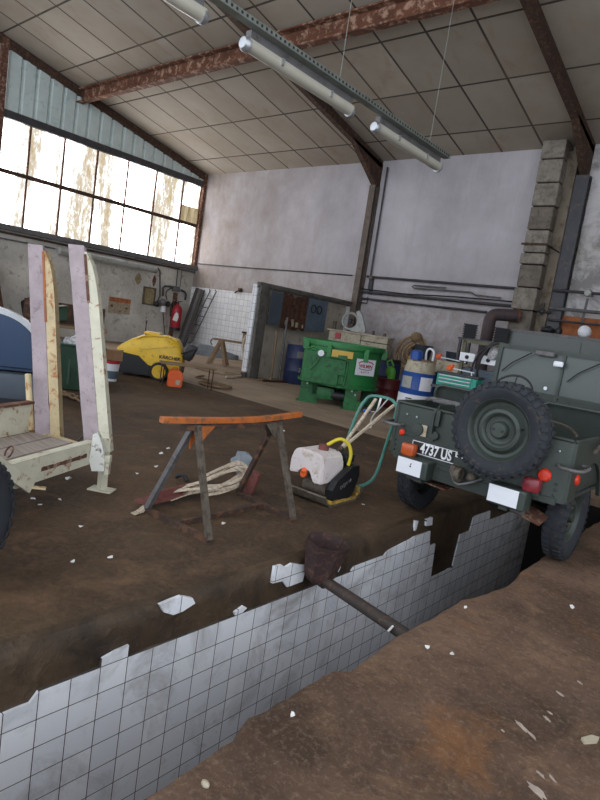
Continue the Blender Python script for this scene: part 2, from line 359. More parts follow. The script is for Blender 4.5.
def obj(name, b, m, parent=None, smooth=False, world=False, label=None):
    """link the collected shapes as ONE mesh object (world=True: shapes given in world coordinates)"""
    bm = b.bm; bmesh.ops.recalc_face_normals(bm, faces=bm.faces)
    if world and parent:
        chain = Matrix(); p = parent
        while p: chain = Matrix.LocRotScale(p.location, p.rotation_euler, p.scale) @ chain; p = p.parent
        bm.transform(chain.inverted())
    me = bpy.data.meshes.new(name); bm.to_mesh(me); bm.free()
    for x in (m if isinstance(m, (list, tuple)) else [m]): me.materials.append(MT[x])
    if smooth:
        for p in me.polygons: p.use_smooth = True
        try: me.set_sharp_from_angle(angle=math.radians(38))
        except Exception: pass
    o = bpy.data.objects.new(name, me); C.objects.link(o)
    if parent: o.parent = parent
    if label: o['label'] = label
    return o
def objs(name, b, m, parent=None, smooth=False, world=False):
    """like obj(), but every separate piece becomes a mesh object of its own"""
    b.bm.verts.ensure_lookup_table(); seen = set(); out = []
    for v in list(b.bm.verts):
        if v in seen: continue
        st = [v]; seen.add(v); comp = []
        while st:
            q = st.pop(); comp.append(q)
            for e in q.link_edges:
                w = e.other_vert(q)
                if w not in seen: seen.add(w); st.append(w)
        ix = {q: i for i, q in enumerate(comp)}; n = B(); fs = {f for q in comp for f in q.link_faces}
        n.add([q.co.copy() for q in comp], [[ix[w] for w in f.verts] for f in fs]); out.append(obj(name, n, m, parent, smooth, world))
    b.bm.free(); return out
def thing(name, label, cat, loc=(0, 0, 0), rz=0, group=None):
    o = bpy.data.objects.new(name, None); C.objects.link(o); o.empty_display_size = .2
    o.location = loc; o.rotation_euler = (0, 0, rz); o['label'] = label; o['category'] = cat
    if group: o['group'] = group
    return o
def tag(o, label, cat, group=None, kind=None):
    o['label'] = label; o['category'] = cat
    if group: o['group'] = group
    if kind: o['kind'] = kind
    return o
def struct(name, b, m, label, cat, smooth=False):
    o = obj(name, b, m, None, smooth); o['kind'] = 'structure'; o['label'] = label; o['category'] = cat; return o
def text(body, size, m, name='lettering', ext=.002, bold=False, shear=0, space=1.0):
    cu = bpy.data.curves.new(name, 'FONT'); cu.body = body; cu.size = size; cu.extrude = ext; cu.align_x = 'CENTER'; cu.align_y = 'CENTER'; cu.shear = shear; cu.space_character = space
    if bold: cu.offset = size * .025
    to = bpy.data.objects.new(name, cu); C.objects.link(to)
    dg = bpy.context.evaluated_depsgraph_get(); me = bpy.data.meshes.new_from_object(to.evaluated_get(dg))
    bpy.data.objects.remove(to); bpy.data.curves.remove(cu)
    me.materials.clear(); me.materials.append(MT[m]); return me
def put_text(body, size, m, parent, loc, rot, name='lettering', **k):
    o = bpy.data.objects.new(name, text(body, size, m, name, **k)); C.objects.link(o); o.parent = parent; o.location = loc; o.rotation_euler = rot; return o

exec_parts = []
# ------------------------------------------------------------------ the building
D = 15.0; W = -19.05; XR = 3.2; ZE = 6.80; SL = .214; YF = -2.0
PIT = -2.44
def zc(y): return ZE + SL * (D - y)
def room():
    # floors: left slab with a lip over the pit, right slab with a broken edge, pale slab behind
    edge = [(-2.0, -1.42), (.5, -1.40), (1.098, -1.387), (1.24, -1.391), (1.568, -1.403), (1.70, -1.46), (1.792, -1.458), (1.95, -1.452), (2.257, -1.45), (2.34, -1.40), (2.503, -1.412), (2.8, -1.435), (3.22, -1.424), (3.627, -1.421), (3.85, -1.37), (4.186, -1.335), (4.42, -1.34), (4.55, -1.37), (4.923, -1.371), (5.4, -1.39), (8.1, -1.40)]
    fine = []
    for (y0, x0), (y1, x1) in zip(edge, edge[1:]):
        n = max(1, int((y1 - y0) / .06)) if y0 < 5.5 else 1
        for k in range(n):
            t = k / n; y = y0 + (y1 - y0) * t
            fine.append((x0 + (x1 - x0) * t + noise.noise((y * 7, 3, 0)) * .022 + noise.noise((y * 23, 7, 0)) * .012, y))
    fine.append((-1.40, 8.1))
    b = B(); n = len(fine); lay = []
    offs = [(.06, 0.0), (.018, -.012), (0, -.05), (.012, -.14), (.03, -.26), (.03, -1.6)]
    vs = [V((XR, y, 0)) for x, y in fine]
    for dx, z in offs: vs += [V((x + dx + (noise.noise((y * 6, z * 20, 1)) * .012 if -1 < z < -.04 else 0), y, z)) for x, y in fine]
    fs = []
    for L in range(len(offs)):
        for i in range(n - 1): fs.append((L * n + i, L * n + i + 1, (L + 1) * n + i + 1, (L + 1) * n + i))
    b.add(vs, fs)
    o = struct('floor', b, 'floor2', 'worn brown concrete floor on the near right side of the pit', 'floor', True)
    # white scuffs of old paint on the near floor
    for (px, py, L, wd, a) in ((521, 726, .11, .035, .5), (531, 735, .09, .02, .5), (550, 713, .04, .014, .4), (547, 719, .05, .02, .5), (560, 694, .06, .018, .4), (536, 791, .12, .05, .45), (541, 775, .05, .018, .4), (552, 778, .05, .016, .5), (580, 683, .04, .018, .4), (503, 731, .03, .014, .5)):
        p = F(px, py); q = B(); pl = []
        for k in range(14):
            t = 2 * PI * k / 14; r = rnd.uniform(.45, 1.0)
            x, y = math.cos(t) * L / 2 * r, math.sin(t) * wd / 2 * r
            pl.append((p.x + x * math.cos(-a) - y * math.sin(-a), p.y + x * math.sin(-a) + y * math.cos(-a)))
        q.prism(pl, .003, None, (0, 0, .001)); obj('paint_scuff', q, 'scuff', o)
    # left slab
    b = B(); prof = [(W, 0), (PIT - .14, 0), (PIT - .07, -.006), (PIT - .025, -.022), (PIT, -.06), (PIT + .004, -.12), (PIT, -.30), (PIT, -1.7)]
    ys = [YF + (8.1 - YF) * i / 80 for i in range(81)]; vs = []; fs = []
    for y in ys:
        for x, z in prof:
            j = noise.noise((y * 3, z * 9, 2)) * .018 + noise.noise((y * 11, z * 19, 5)) * .008 if x > PIT - .1 and z > -1 else 0
            vs.append(V((x + j, y, z + (j * .6 if -.2 < z < 0 else 0))))
    m = len(prof)
    for i in range(len(ys) - 1):
        for k in range(m - 1): fs.append((i * m + k, (i + 1) * m + k, (i + 1) * m + k + 1, i * m + k + 1))
    b.add(vs, fs); o = struct('floor', b, ['floor', 'pitband'], 'dark oil-stained floor on the far side of the pit', 'floor', True)
    for p in o.data.polygons:
        if p.center.x > PIT - .06: p.material_index = 1
    b = B().box(((W + XR) / 2, (8.1 + D) / 2, -.1), (XR - W, D - 8.1, .2)); struct('floor', b, 'concrete', 'pale dusty concrete floor along the back wall', 'floor')
    # pit
    rows0 = -.27
    b = B(); ty = 1.302 - .161 * 14; thick = .012
    def top(y):
        if y < 1.3015: return rows0 - .05 + noise.noise((y * 7, 0, 0)) * .015
        if 1.624 < y < 1.785: return rows0 + .045 + (y - 1.622) * .22 - max(0, y - 1.70) * .15
        if 3.86 < y < 4.2: return rows0 + .03
        if 4.19 <= y < 4.35: return rows0 + .03
        if 4.35 <= y < 4.8: return rows0 + .06 + (y - 4.35) * .10
        if 4.8 <= y < 5.15: return rows0 + .11
        if 5.15 <= y < 5.3: return rows0 - .05
        if 5.3 <= y < 5.83: return rows0 - .42 + noise.noise((y * 9, 1, 0)) * .02
        if 5.83 <= y < 6.1: return rows0 - .06
        if 6.1 <= y < 6.6: return rows0 + .10
        if y >= 6.6: return rows0 - .02
        return rows0 + noise.noise((y * 13, 4, 0)) * .004
    y = ty
    while y < 8.08:
        n = 4
        for k in range(n):
            a, c = y + .161 * k / n, y + .161 * (k + 1) / n
            za, zb = top(a + 1e-4), top(c - 1e-4)
            x0, x1 = PIT + .004, PIT + .02
            b.add([V((x0, a, -1.7)), V((x0, c, -1.7)), V((x1, a, -1.7)), V((x1, c, -1.7)), V((x0, a, za)), V((x0, c, zb)), V((x1, a, za)), V((x1, c, zb))],
                  [(0, 1, 3, 2), (4, 6, 7, 5), (2, 3, 7, 6), (0, 2, 6, 4), (1, 5, 7, 3)])
        y += .161
    for poly in (((1.955, -.02), (1.99, -.075), (2.06, -.112), (2.13, -.11), (2.215, -.085), (2.19, -.045), (2.10, -.008), (2.03, -.012)),
                 ((2.885, -.01), (2.885, -.13), (2.99, -.14), (3.05, -.20), (3.22, -.20), (3.24, -.08), (3.13, -.05), (3.07, -.03), (3.0, -.045), (2.96, -.015)),
                 ((2.56, -.245), (2.63, -.22), (2.67, -.245), (2.63, -.27), (2.57, -.27)), ((3.50, -.15), (3.68, -.19), (3.66, -.23), (3.50, -.2)), ((4.78, -.0), (4.80, -.1), (4.83, -.09), (4.84, -.01)), ((5.0, -.02), (5.12, -.02), (5.14, -.1), (5.02, -.09))):
        b.prism(poly, .022, YZ, (PIT + .009, 0, 0))
    struct('wall_pit', b, 'pittile', 'grimy white square tiles lining the inspection pit wall, top courses broken off', 'pit wall')
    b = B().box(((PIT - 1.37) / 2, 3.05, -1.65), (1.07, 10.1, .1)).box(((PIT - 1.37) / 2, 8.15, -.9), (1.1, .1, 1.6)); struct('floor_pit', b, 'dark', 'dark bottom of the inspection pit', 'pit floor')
    # back wall + tiled dado
    b = B().box(((W + XR) / 2, D + .15, 4.2), (XR - W, .3, 8.4)); struct('wall_back', b, 'plaster', 'tall stained grey plaster back wall', 'wall')
    b = B().box((W + 4.03, D - .02, 1.22), (8.06, .04, 2.46)); struct('trim_1', b, 'walltile', 'white tiled dado at the left end of the back wall', 'tiled dado')
    b = B().box((-1.0, D - .02, 4.1), (7.9, .04, 5.4)); struct('trim_2', b, 'peel', 'peeling white patch of back wall right of the dark column', 'wall')
    # left wall, below and beside the windows
    y0, y1 = 7.30, 14.90; zs, zt = 3.24, 6.30
    b = B().box((W - .15, (YF + D) / 2, zs / 2), (.3, D - YF, zs)).box((W - .15, (YF + y0 - .12) / 2, (zs + 10.2) / 2), (.3, y0 - .12 - YF, 10.2 - zs)).box((W - .15, 14.96, (zs + 6.8) / 2), (.3, .08, 6.8 - zs))
    struct('wall_left', b, 'render', 'dirty grey rendered left wall under the big windows', 'wall')
    b = B().box((W + .10, (y0 + D) / 2, zs - .06), (.24, D - y0, .16), None, .01).box((W + .04, (y0 + D) / 2, zs - .22), (.1, D - y0, .06)); struct('trim_3', b, 'greysteel', 'grey sill ledge under the windows', 'sill')
    # gable corrugated sheets, real ribs
    b = B(); y = y0 + .1; yy = []; p = .43
    while y < 14.72: yy += [(y, 0), (y + .05, .07), (y + .35, .07), (y + .40, 0)]; y += p
    vs = []; fs = []
    for y, x in yy: vs += [V((W - .02 + x, y, zt + .1)), V((W - .02 + x, y, max(zt + .1, zc(y) - .22 - (.05 if x == 0 else 0))))]
    for i in range(len(yy) - 1): fs.append((2 * i, 2 * i + 2, 2 * i + 3, 2 * i + 1))
    b.add(vs, fs)
    struct('trim_4', b, 'sheet', 'pale blue corrugated sheeting in the gable above the windows', 'cladding')
    b = B().bar((W + .03, 7.0, zc(7.0) - .14), (W + .03, D, zc(D) - .14), .16, .24); struct('trim_5', b, 'rustdark', 'dark rusty edge beam along the sloping gable', 'beam')
    b = B().box((W + .05, y0 - .06, 4.4), (.16, .2, 8.0)); struct('trim_6', b, 'rust', 'rusty brown steel post at the left end of the windows', 'post')
    b = B().box((W + .06, 14.93, (zs + zc(D)) / 2), (.14, .14, zc(D) - zs)); struct('trim_7', b, 'rust', 'rusty brown corner post beside the last window', 'post')
    # windows
    ms = [7.34, 8.21, 9.30, 10.45, 11.62, 12.80, 14.02, 14.88]; zm = 4.80
    for i in range(len(ms) - 1):
        w = bpy.data.objects.new('window_%d' % (i + 1), None); C.objects.link(w); w.location = (W, ms[i], zs); w['kind'] = 'structure'
        w['label'] = ['tall dirty daylit window bay nearest the left post', 'second daylit window bay from the left post', 'third daylit window bay from the left post', 'middle daylit window bay with a brown streak', 'daylit window bay with rust stains, third from the room corner', 'clean white daylit window bay, second from the room corner', 'narrow daylit window bay in the room corner with a small brown pane'][i]; w['category'] = 'window'
        a, c = ms[i], ms[i + 1]; mid = (a + c) / 2; wd = c - a
        for z0, z1 in ((zs, zm), (zm, zt)):
            obj('pane', B().box((W - .05, mid, (z0 + z1) / 2), (.01, wd - .02, z1 - z0 - .02)), 'pane', w, world=True)
        obj('glazing_bar', B().box((W - .02, c - .012, (zs + zt) / 2), (.05, .055, zt - zs)), 'rust', w, world=True)
        obj('window_rail', B().box((W - .01, mid, zm), (.07, wd, .12)), 'rustdark', w, world=True)
        if i == 6: obj('small_pane', B().box((W - .03, mid, zm + .35), (.015, wd - .06, .6)), 'brownpane', w, world=True)
    b = B().box((W + .03, (y0 + D) / 2, zt + .1), (.14, D - y0, .22)); struct('trim_8', b, 'darksteel', 'dark steel lintel above the windows', 'lintel')
    # ceiling
    b = B(); q = .06
    b.add([V((W, D, ZE)), V((XR, D, ZE)), V((XR, YF, zc(YF))), V((W, YF, zc(YF))), V((W, D, ZE + q)), V((XR, D, ZE + q)), V((XR, YF, zc(YF) + q)), V((W, YF, zc(YF) + q))],
          [(0, 1, 2, 3), (4, 7, 6, 5), (0, 4, 5, 1), (1, 5, 6, 2), (2, 6, 7, 3), (3, 7, 4, 0)])
    struct('ceiling', b, 'ceiling', 'sloping ceiling of stained pale boards', 'ceiling')
    b = B().box((XR + .15, (6 + D) / 2, 5.2), (.3, D - 6, 10.6)); struct('wall_right', b, 'render', 'grey right wall beyond the picture', 'wall')
    # rafters with haunches, columns
    for n, X, col, wl, lab in ((9, -10.82, 'greybrown', .21, 'left'), (11, -4.84, 'darksteel', .32, 'right')):
        b = B().bar((X, D - .05, zc(D) - .12), (X, YF, zc(YF) - .12), .17, .22)
        b.prism([(D, zc(D) - .75), (D - .22, zc(D) - .75), (D - 1.6, zc(D - 1.6) - .18), (D, zc(D) - .1)], .17, YZ, (X, 0, 0))
        struct('trim_%d' % n, b, 'rustdark', 'rusty steel rafter under the ceiling, the %s one of two' % lab, 'rafter')
        b = B().box((X, D - .13, 3.02), (wl, .03, 6.04)).box((X, D - .245, 3.02), (wl, .03, 6.04)).box((X, D - .19, 3.02), (.03, .1, 6.04)).box((X, D - .02, 3.02), (wl, .04, 6.04))
        struct('trim_%d' % (n + 1), b, col, 'steel column against the back wall, the %s one of two' % lab, 'column')
    yb = 9.68; zt2 = zc(yb) - .02; b = B()
    b.box(((W - 4.6) / 2, yb, zt2 - .21), (-4.6 - W, .04, .42)).box(((W - 4.6) / 2, yb - .07, zt2 - .41), (-4.6 - W, .2, .035)).box(((W - 4.6) / 2, yb - .07, zt2 - .02), (-4.6 - W, .2, .035))
    struct('trim_13', b, 'rustbeam', 'long flaking rusty beam running across under the ceiling', 'beam')
    # pilaster and block chimney
    b = B().box((-5.12, D - .15, 3.3), (.26, .3, 6.6)); struct('trim_14', b, 'pilaster', 'brown stained concrete strip between chimney and column', 'pilaster')
    t = thing('chimney', 'weathered concrete block chimney stack on the back wall', 'chimney', (-5.5, D - .33, 0))
    obj('core', B().box((-5.5, D - .33, 3.38), (.47, .47, 6.76)), 'pitgrime', t, world=True)
    z = .02; k = 0
    while z < 6.7:
        h = min(.55 if k != 7 else .28, 6.80 - z)
        w = .56 + (.04 if k == 7 else rnd.uniform(-.012, .012))
        obj('block', B().box((-5.5 + rnd.uniform(-.012, .012), D - .33, z + h / 2), (w, w, h - .03), None, .025), 'chimneydark' if k in (2, 4, 6, 9) else 'chimney', t, world=True); z += h; k += 1
room()
# ------------------------------------------------------------------ wheels
def tyre(b, R=.37, w=.16, lugs=36, axis=AXX, o=(0, 0, 0)):
    rim = .213 if R < .38 else .243; h = w / 2
    prof = [(rim, -h * .62), (rim + .02, -h * .78), (rim + .06, -h * .98), (R - .06, -h * 1.0), (R - .022, -h * .86), (R - .014, -h * .5), (R - .012, 0), (R - .014, h * .5), (R - .022, h * .86), (R - .06, h * 1.0), (rim + .06, h * .98), (rim + .02, h * .78), (rim, h * .62)]
    b.lathe(prof, o, axis, 56, close=True)
    M = Matrix.Translation(V(o)) @ axis.to_4x4()
    for k in range(lugs):
        for s in (-1, 1):
            a = 2 * PI * (k + (.5 if s > 0 else 0)) / lugs; t = 2 * PI * R / lugs * .52
            m = Matrix.Rotation(a, 3, 'Z'); vs = []
            for rr, z in ((R - .03, .01), (R - .03, h * 1.0), (R - .055, h * 1.03), (R - .004, .012), (R - .006, h * .86), (R - .045, h * 1.09)):
                for d in (-t / 2, t / 2): vs.append(M @ (m @ V((rr, d, z * s))))
            b.add(vs, [(0, 1, 7, 6), (6, 7, 9, 8), (8, 9, 11, 10), (10, 11, 5, 4), (0, 6, 8, 2), (1, 3, 9, 7), (2, 8, 10, 4), (3, 5, 11, 9), (0, 2, 3, 1), (2, 4, 5, 3)])
    return b
def rim_disc(b, side=1, o=(0, 0, 0), axis=AXX, s=1.0):
    pr = [(.222, -.05), (.222, .04), (.212, .05), (.205, .045), (.196, .02), (.185, .005), (.165, .0), (.150, .012), (.140, .03), (.118, .036), (.105, .030), (.095, .012), (.075, .006), (.07, .006), (.0, .006)]
    m = axis @ Matrix.Diagonal((1, 1, side))
    b.lathe([(r * s, z * s) for r, z in pr], o, m, 40)
    return b
def road_wheel(parent, loc, side):
    t = obj('wheel', tyre(B()), 'rubber', parent, True); t.location = loc
    obj('rim', rim_disc(B(), side).lathe([(.0, .06 * side), (.045, .055 * side), (.05, .0)], (0, 0, 0), AXX, 20), 'olivedark', t, True)
    b = B()
    for k in range(5):
        a = 2 * PI * k / 5; b.cyl((.0, .08 * math.cos(a), .08 * math.sin(a)), (.026 * side, .08 * math.cos(a), .08 * math.sin(a)), .012, seg=8)
    objs('wheel_nut', b, 'grime', t)
    return t

def military_car():
    t = thing('military_off_road_car', 'open olive green military off-road car parked astride the inspection pit, spare wheel on its back', 'car', (-1.95, 5.2, 0))
    # tub: side panels with wheel arches
    sp = [(-.56, .60), (-.40, .60)] + [(.42 * math.cos(a) * 1.0, .42 + .44 * math.sin(a)) for a in [PI - .42 - (PI - .84) * k / 12 for k in range(13)]] + [(.44, .52), (1.35, .52), (1.35, 1.08), (1.28, 1.12), (1.12, .80), (.98, .70), (.62, .70), (.52, .78), (.46, 1.0), (.40, 1.06), (-.56, 1.06)]
    b = B()
    for s in (-1, 1): b.prism(sp, .03, YZ, (s * .775, 0, 0))
    # rear panel with rounded corners, floor, wheel boxes
    arc = [(-.79, -.48), (-.785, -.53), (-.765, -.56), (-.73, -.575), (.73, -.575), (.765, -.56), (.785, -.53), (.79, -.48)]
    inner = [(x * .965, y + .03) for x, y in arc]
    b.prism(arc + inner[::-1], .48, None, (0, 0, .82))
    b.box((0, .35, .60), (1.52, 1.82, .03))
    for s in (-1, 1): b.box((s * .645, 0, .78), (.24, .84, .30), None, .02)
    b.prism([(1.30, .55), (1.42, .55), (1.42, 1.12), (1.34, 1.16), (1.30, 1.10)], 1.5, YZ)
    body = obj('body_tub', b, 'olive', t, True)
    # hood, grille, front mudguards
    b = B(); sec = lambda w, z0, z1: [V((-w, 0, z0)), V((w, 0, z0)), V((w, 0, z1 - .06)), V((w * .7, 0, z1)), V((-w * .7, 0, z1)), V((-w, 0, z1 - .06))]
    vs = [v + V((0, 1.42, 0)) for v in sec(.6, .6, 1.12)] + [v + V((0, 2.42, 0)) for v in sec(.42, .55, 1.02)]
    b.add(vs, [(0, 1, 2, 3, 4, 5), (11, 10, 9, 8, 7, 6)] + [(i, (i + 1) % 6, 6 + (i + 1) % 6, 6 + i) for i in range(6)]); obj('hood', b, 'olive', t, True)
    b = B()
    for s in (-1, 1): b.prism([(1.42, .935), (2.45, .845), (2.58, .725), (2.60, .755), (2.46, .875), (1.42, .965)], .36, YZ, (s * .6, 0, 0))
    objs('front_mudguard', b, 'olive', t)
    # rear sill rail, rivets, reinforcement, seams
    b = B().box((0, -.58, .585), (1.44, .03, .05)).box((0, -.60, .665), (.26, .012, .10))
    b.tube([(-.76, -.575, 1.065), (.76, -.575, 1.065)], .014, 8).tube([(-.775, -.56, 1.065), (-.775, .42, 1.065)], .014, 8).tube([(.775, -.56, 1.065), (.775, .42, 1.065)], .014, 8)
    for x in (-.735, .70):
        for z in (.63, .675, .72): b.ball((x, -.582, z), .011, 8)
    b.box((-.375, -.585, .93), (.012, .008, .26)).box((-.36, -.60, 1.0), (.07, .02, .14)).box((-.52, -.583, .80), (.32, .014, .02))
    b.box((.55, -.583, .9), (.012, .01, .3))
    obj('body_trim', b, 'olivedark', t)
    objs('panel_rivet', B().ball((-.555, -.582, .965), .012, 8).ball((-.35, -.582, .955), .010, 8).ball((-.655, -.582, .97), .009, 8).ball((.675, -.582, .97), .010, 8).ball((.795, .15, .97), .010, 8), 'alu', body)
    b = B().lathe([(.0, -.02), (.05, -.018), (.055, 0), (.03, .006), (0, .01)], (-.52, -.585, .86), AXY, 16).lathe([(0, -.02), (.035, -.018), (.04, 0), (0, .01)], (-.35, -.585, .845), AXY, 14)
    objs('filler_recess', b, 'olivedark', t, True)
    obj('rust_patch', B().box((-.465, -.583, .86), (.055, .006, .10)), 'beige', t)
    # grab handles
    for s in (-1, 1):
        pts = smooth_path([(s * .68, -.575, .865), (s * .72, -.66, .865), (s * .84, -.66, .865), (s * .87, -.56, .865), (s * .85, -.36, .865), (s * .79, -.33, .865)], 5)
        obj('grab_handle', B().tube(pts, .014, 8), 'greysteel', t, True)
    # lamps and reflectors
    for s, z in ((-1, .675), (1, .675)):
        L = obj('tail_lamp', B().box((s * .545, -.635, z), (.13, .09, .11), None, .02), 'darklens' if s > 0 else 'amber', t, True)
        obj('lamp_bracket', B().box((s * .545, -.60, z - .06), (.12, .10, .02)), 'olivedark', L)
    obj('round_reflector', B().lathe([(0, -.03), (.04, -.026), (.05, -.012), (.052, .0)], (.605, -.585, .765), AXY, 24), 'redlens', t, True, label='round bright red reflector on the right rear panel')
    obj('round_reflector', B().lathe([(0, -.02), (.022, -.016), (.03, 0)], (-.675, -.585, .80), AXY, 16), 'redlens', t, True, label='small red reflector on the left rear corner')
    obj('side_reflector', B().lathe([(0, .02), (.035, .016), (.045, 0)], (.79, -.40, .76), AXX, 18), 'redlens', t, True)
    # registration painted on the rear
    pl = obj('number_plate', B().box((-.23, -.585, .705), (.64, .012, .115)), 'black', t)
    b = B()
    for z in (.652, .758): b.box((-.23, -.593, z), (.63, .004, .006))
    for x in (-.545, .085): b.box((x, -.593, .705), (.006, .004, .11))
    obj('plate_border', b, 'whitepaint', pl)
    lt = put_text('4737 US 57', .125, 'whitepaint', pl, (-.255, -.594, .705), (PI / 2, 0, 0), 'plate_lettering', ext=.002, space=1.0, bold=True); lt.scale = (.70, 1, 1)
    # bumperettes with white plates
    for s, x0 in ((-1, -.44), (1, .40)):
        bp = obj('bumperette', B().box((x0, -.66, .545), (.30, .16, .16), None, .015), 'olive', t)
        w = obj('white_plate', B().box((x0 - (.02 if s < 0 else .02), -.745, .55), (.235, .006, .135)), 'white', bp)
        if s < 0: obj('plate_mark', B().cyl((x0 - .005, -.746, .557), (x0 - .005, -.752, .557), .007, seg=10).box((x0 - .002, -.75, .578), (.006, .004, .016)), 'ink', w)
    # chassis below
    b = B().box((0, -.56, .52), (1.0, .10, .10)).box((-.38, .6, .48), (.07, 2.6, .1)).box((.38, .6, .48), (.07, 2.6, .1))
    objs('chassis_rail', b, 'olivedark', t)
    for s in (-1, 1):
        pts = [(s * .47, -.60 + k * .12, .47 - .11 * math.sin(PI * k / 10)) for k in range(11)]
        q = B(); [q.ribbon([p + V((0, 0, -.009 * j)) for p in map(V, pts[j * (1 if j < 4 else 1):11 - j])], .05, .008) for j in range(4)]
        sg = obj('leaf_spring', q, 'grime', t)
        obj('spring_shackle', B().cyl((s * .47 - .05, -.62, .45), (s * .47 + .05, -.62, .45), .035, seg=12).box((s * .47, -.60, .49), (.06, .05, .10)), 'greysteel', sg)
    b = B().cyl((-.60, 0, .37), (.60, 0, .37), .04).ball((.1, 0, .37), .14, 16, (1, .9, 1)); obj('axle', B().cyl((-.60, 2.03, .37), (.60, 2.03, .37), .04).ball((.1, 2.03, .37), .13), 'dark', t, True); obj('axle', b, 'dark', t, True)
    b = B().box((-.38, -.48, .415), (.42, .18, .012), roty(.05)).box((.52, -.42, .40), (.22, .22, .012), roty(.2) @ rotx(.2)); objs('mud_guard_plate', b, 'rust', t)
    b = B().cyl((-.05, -.585, .60), (-.05, -.72, .60), .035).lathe([(.045, -.02), (.065, -.02), (.065, .02), (.045, .02)], (-.02, -.70, .60), AXX, 16, True).box((-.07, -.66, .63), (.08, .06, .05)).ball((.06, -.64, .59), .045, 10)
    obj('tow_hook', b, 'grime', t, True)
    b = B().tube(smooth_path([(-.14, -.62, .60), (-.02, -.73, .53), (.08, -.70, .56), (.14, -.62, .60)], 5), .010, 8); obj('tow_ring', b, 'greysteel', t, True)
    # spare wheel
    sc = (.262, -.735, 1.045)
    sw = obj('spare_wheel', tyre(B(), .385, .17, axis=AXY), 'rubber', t, True); sw.location = sc; sw.rotation_euler = (0, .1, 0)
    obj('rim', rim_disc(B(), -1, (0, 0.0, 0), AXY, 1.16), 'olivedark', sw, True)
    hb = B().lathe([(0, -.045), (.055, -.043), (.066, -.03), (.07, 0.0), (.07, .02)], (0, -0.015, 0), AXY, 28)
    obj('hub', hb, 'olivedark', sw, True)
    b = B()
    for a in (0, PI):
        b.cyl((.035 * math.cos(a), -.05, .035 * math.sin(a)), (.035 * math.cos(a), -.068, .035 * math.sin(a)), .009, seg=10)
    objs('hub_bolt', b, 'black', sw)
    obj('valve', B().cyl((.17, -.02, .06), (.165, -.06, .055), .008, seg=8), 'black', sw)
    obj('spare_wheel_bracket', B().cyl((sc[0], -.72, 1.0), (sc[0], -.57, .95), .06).box((sc[0], -.60, .9), (.3, .03, .2)), 'olivedark', t)
    # road wheels
    for x, y, s in ((.675, 0, 1), (-.70, 0, -1), (.66, 2.03, 1), (-.66, 2.03, -1)): road_wheel(t, (x, y, .37), s)
    # windscreen
    b = B(); y0, y1 = 1.40, 1.44
    z0, z1 = 1.14, 1.73
    for x in (-.735, .735): b.bar((x, y0, z0), (x, y1, z1), .05, .045)
    b.bar((-.76, y1, z1), (.76, y1, z1), .05, .045).bar((-.76, y0, z0), (.76, y0, z0), .05, .06).bar((-.02, y0, z0), (-.02, y1, z1), .025, .04)
    b.bar((-.73, y0 + .003, 1.26), (.73, y0 + .003, 1.26), .03, .03)
    wf = obj('windscreen_frame', b, 'olivedark', t)
    for x0, x1 in ((-.71, -.033), (-.007, .71)):
        vs = [(x0, y0 + .012, 1.275), (x1, y0 + .012, 1.275), (x1, y1 - .003, z1 - .025), (x0, y1 - .003, z1 - .025)]
        q = B(); q.add([V(v) for v in vs] + [V(v) + V((0, .006, 0)) for v in vs], [(0, 1, 2, 3), (7, 6, 5, 4), (0, 4, 5, 1), (1, 5, 6, 2), (2, 6, 7, 3), (3, 7, 4, 0)])
        obj('windscreen_pane', q, 'screen', wf)
    wm = obj('wiper_motor', B().box((-.22, 1.385, 1.70), (.20, .07, .055), None, .015), 'greysteel', t)
    b = B()
    for s in (-1, 1):
        b.tube([(s * .36, 1.375, 1.69), (s * .36 - .20, 1.38, 1.55), (s * .36 - .3, 1.38, 1.44)], .007, 6)
    objs('wiper_arm', b, 'black', t)
    obj('rear_mirror', B().box((-.05, 1.34, 1.61), (.10, .04, .06), None, .015), 'white', t)
    obj('glass_sticker', B().cyl((-.15, 1.40, 1.33), (-.15, 1.39, 1.33), .02, seg=10), 'white', wf)
    b = B()
    b.prism([(1.28, 1.02), (1.36, 1.02), (1.40, 1.14), (1.30, 1.14)], 1.48, YZ); obj('dashboard', b, 'olive', t)
    # steering wheel
    c = V((-.30, .82, 1.24)); b = B(); m = Matrix.Rotation(-.50, 3, 'X')
    m2 = m
    b.tube([c + m2 @ V((.215 * math.cos(a), 0, .215 * math.sin(a))) for a in [2 * PI * k / 32 for k in range(32)]], .011, 8, True)
    for a in (PI / 2, PI / 2 + 2.09, PI / 2 - 2.09): b.cyl(c, c + m2 @ V((.21 * math.cos(a), 0, .21 * math.sin(a))), .007, seg=8)
    stw = obj('steering_wheel', b, 'black', t, True); obj('steering_column', B().cyl(c, (-.30, 1.32, 1.0), .018), 'olivedark', stw)
    # seats
    def seat(name, x0, x1, y, zb, zt, lean):
        b = B(); r = .07; fr = [(x0, y, zb), (x0, y - lean, zt - r), (x0 + r * .3, y - lean, zt - r * .3), (x0 + r, y - lean, zt), (x1 - r, y - lean, zt), (x1 - r * .3, y - lean, zt - r * .3), (x1, y - lean, zt - r), (x1, y, zb)]
        b.tube(fr, .016, 8); s = obj(name, b, 'olive', t, True)
        q = B(); q.add([V((x0, y + .02, zb + .05)), V((x1, y + .02, zb + .05)), V((x1, y - lean + .02, zt - .02)), V((x0, y - lean + .02, zt - .02)), V((x0 + .02, y + .07, zb + .05)), V((x1 - .02, y + .07, zb + .05)), V((x1 - .02, y - lean + .07, zt - .04)), V((x0 + .02, y - lean + .07, zt - .04))], [(0, 1, 2, 3), (7, 6, 5, 4), (0, 4, 5, 1), (1, 5, 6, 2), (2, 6, 7, 3), (3, 7, 4, 0)])
        obj('seat_back', q, 'seatcloth', s)
        obj('seat_cushion', B().box(((x0 + x1) / 2, y + .25, zb + .02), (x1 - x0, .42, .09), None, .03), 'seatcloth', s)
    seat('rear_seat', -.77, .30, .15, .92, 1.235, .06)
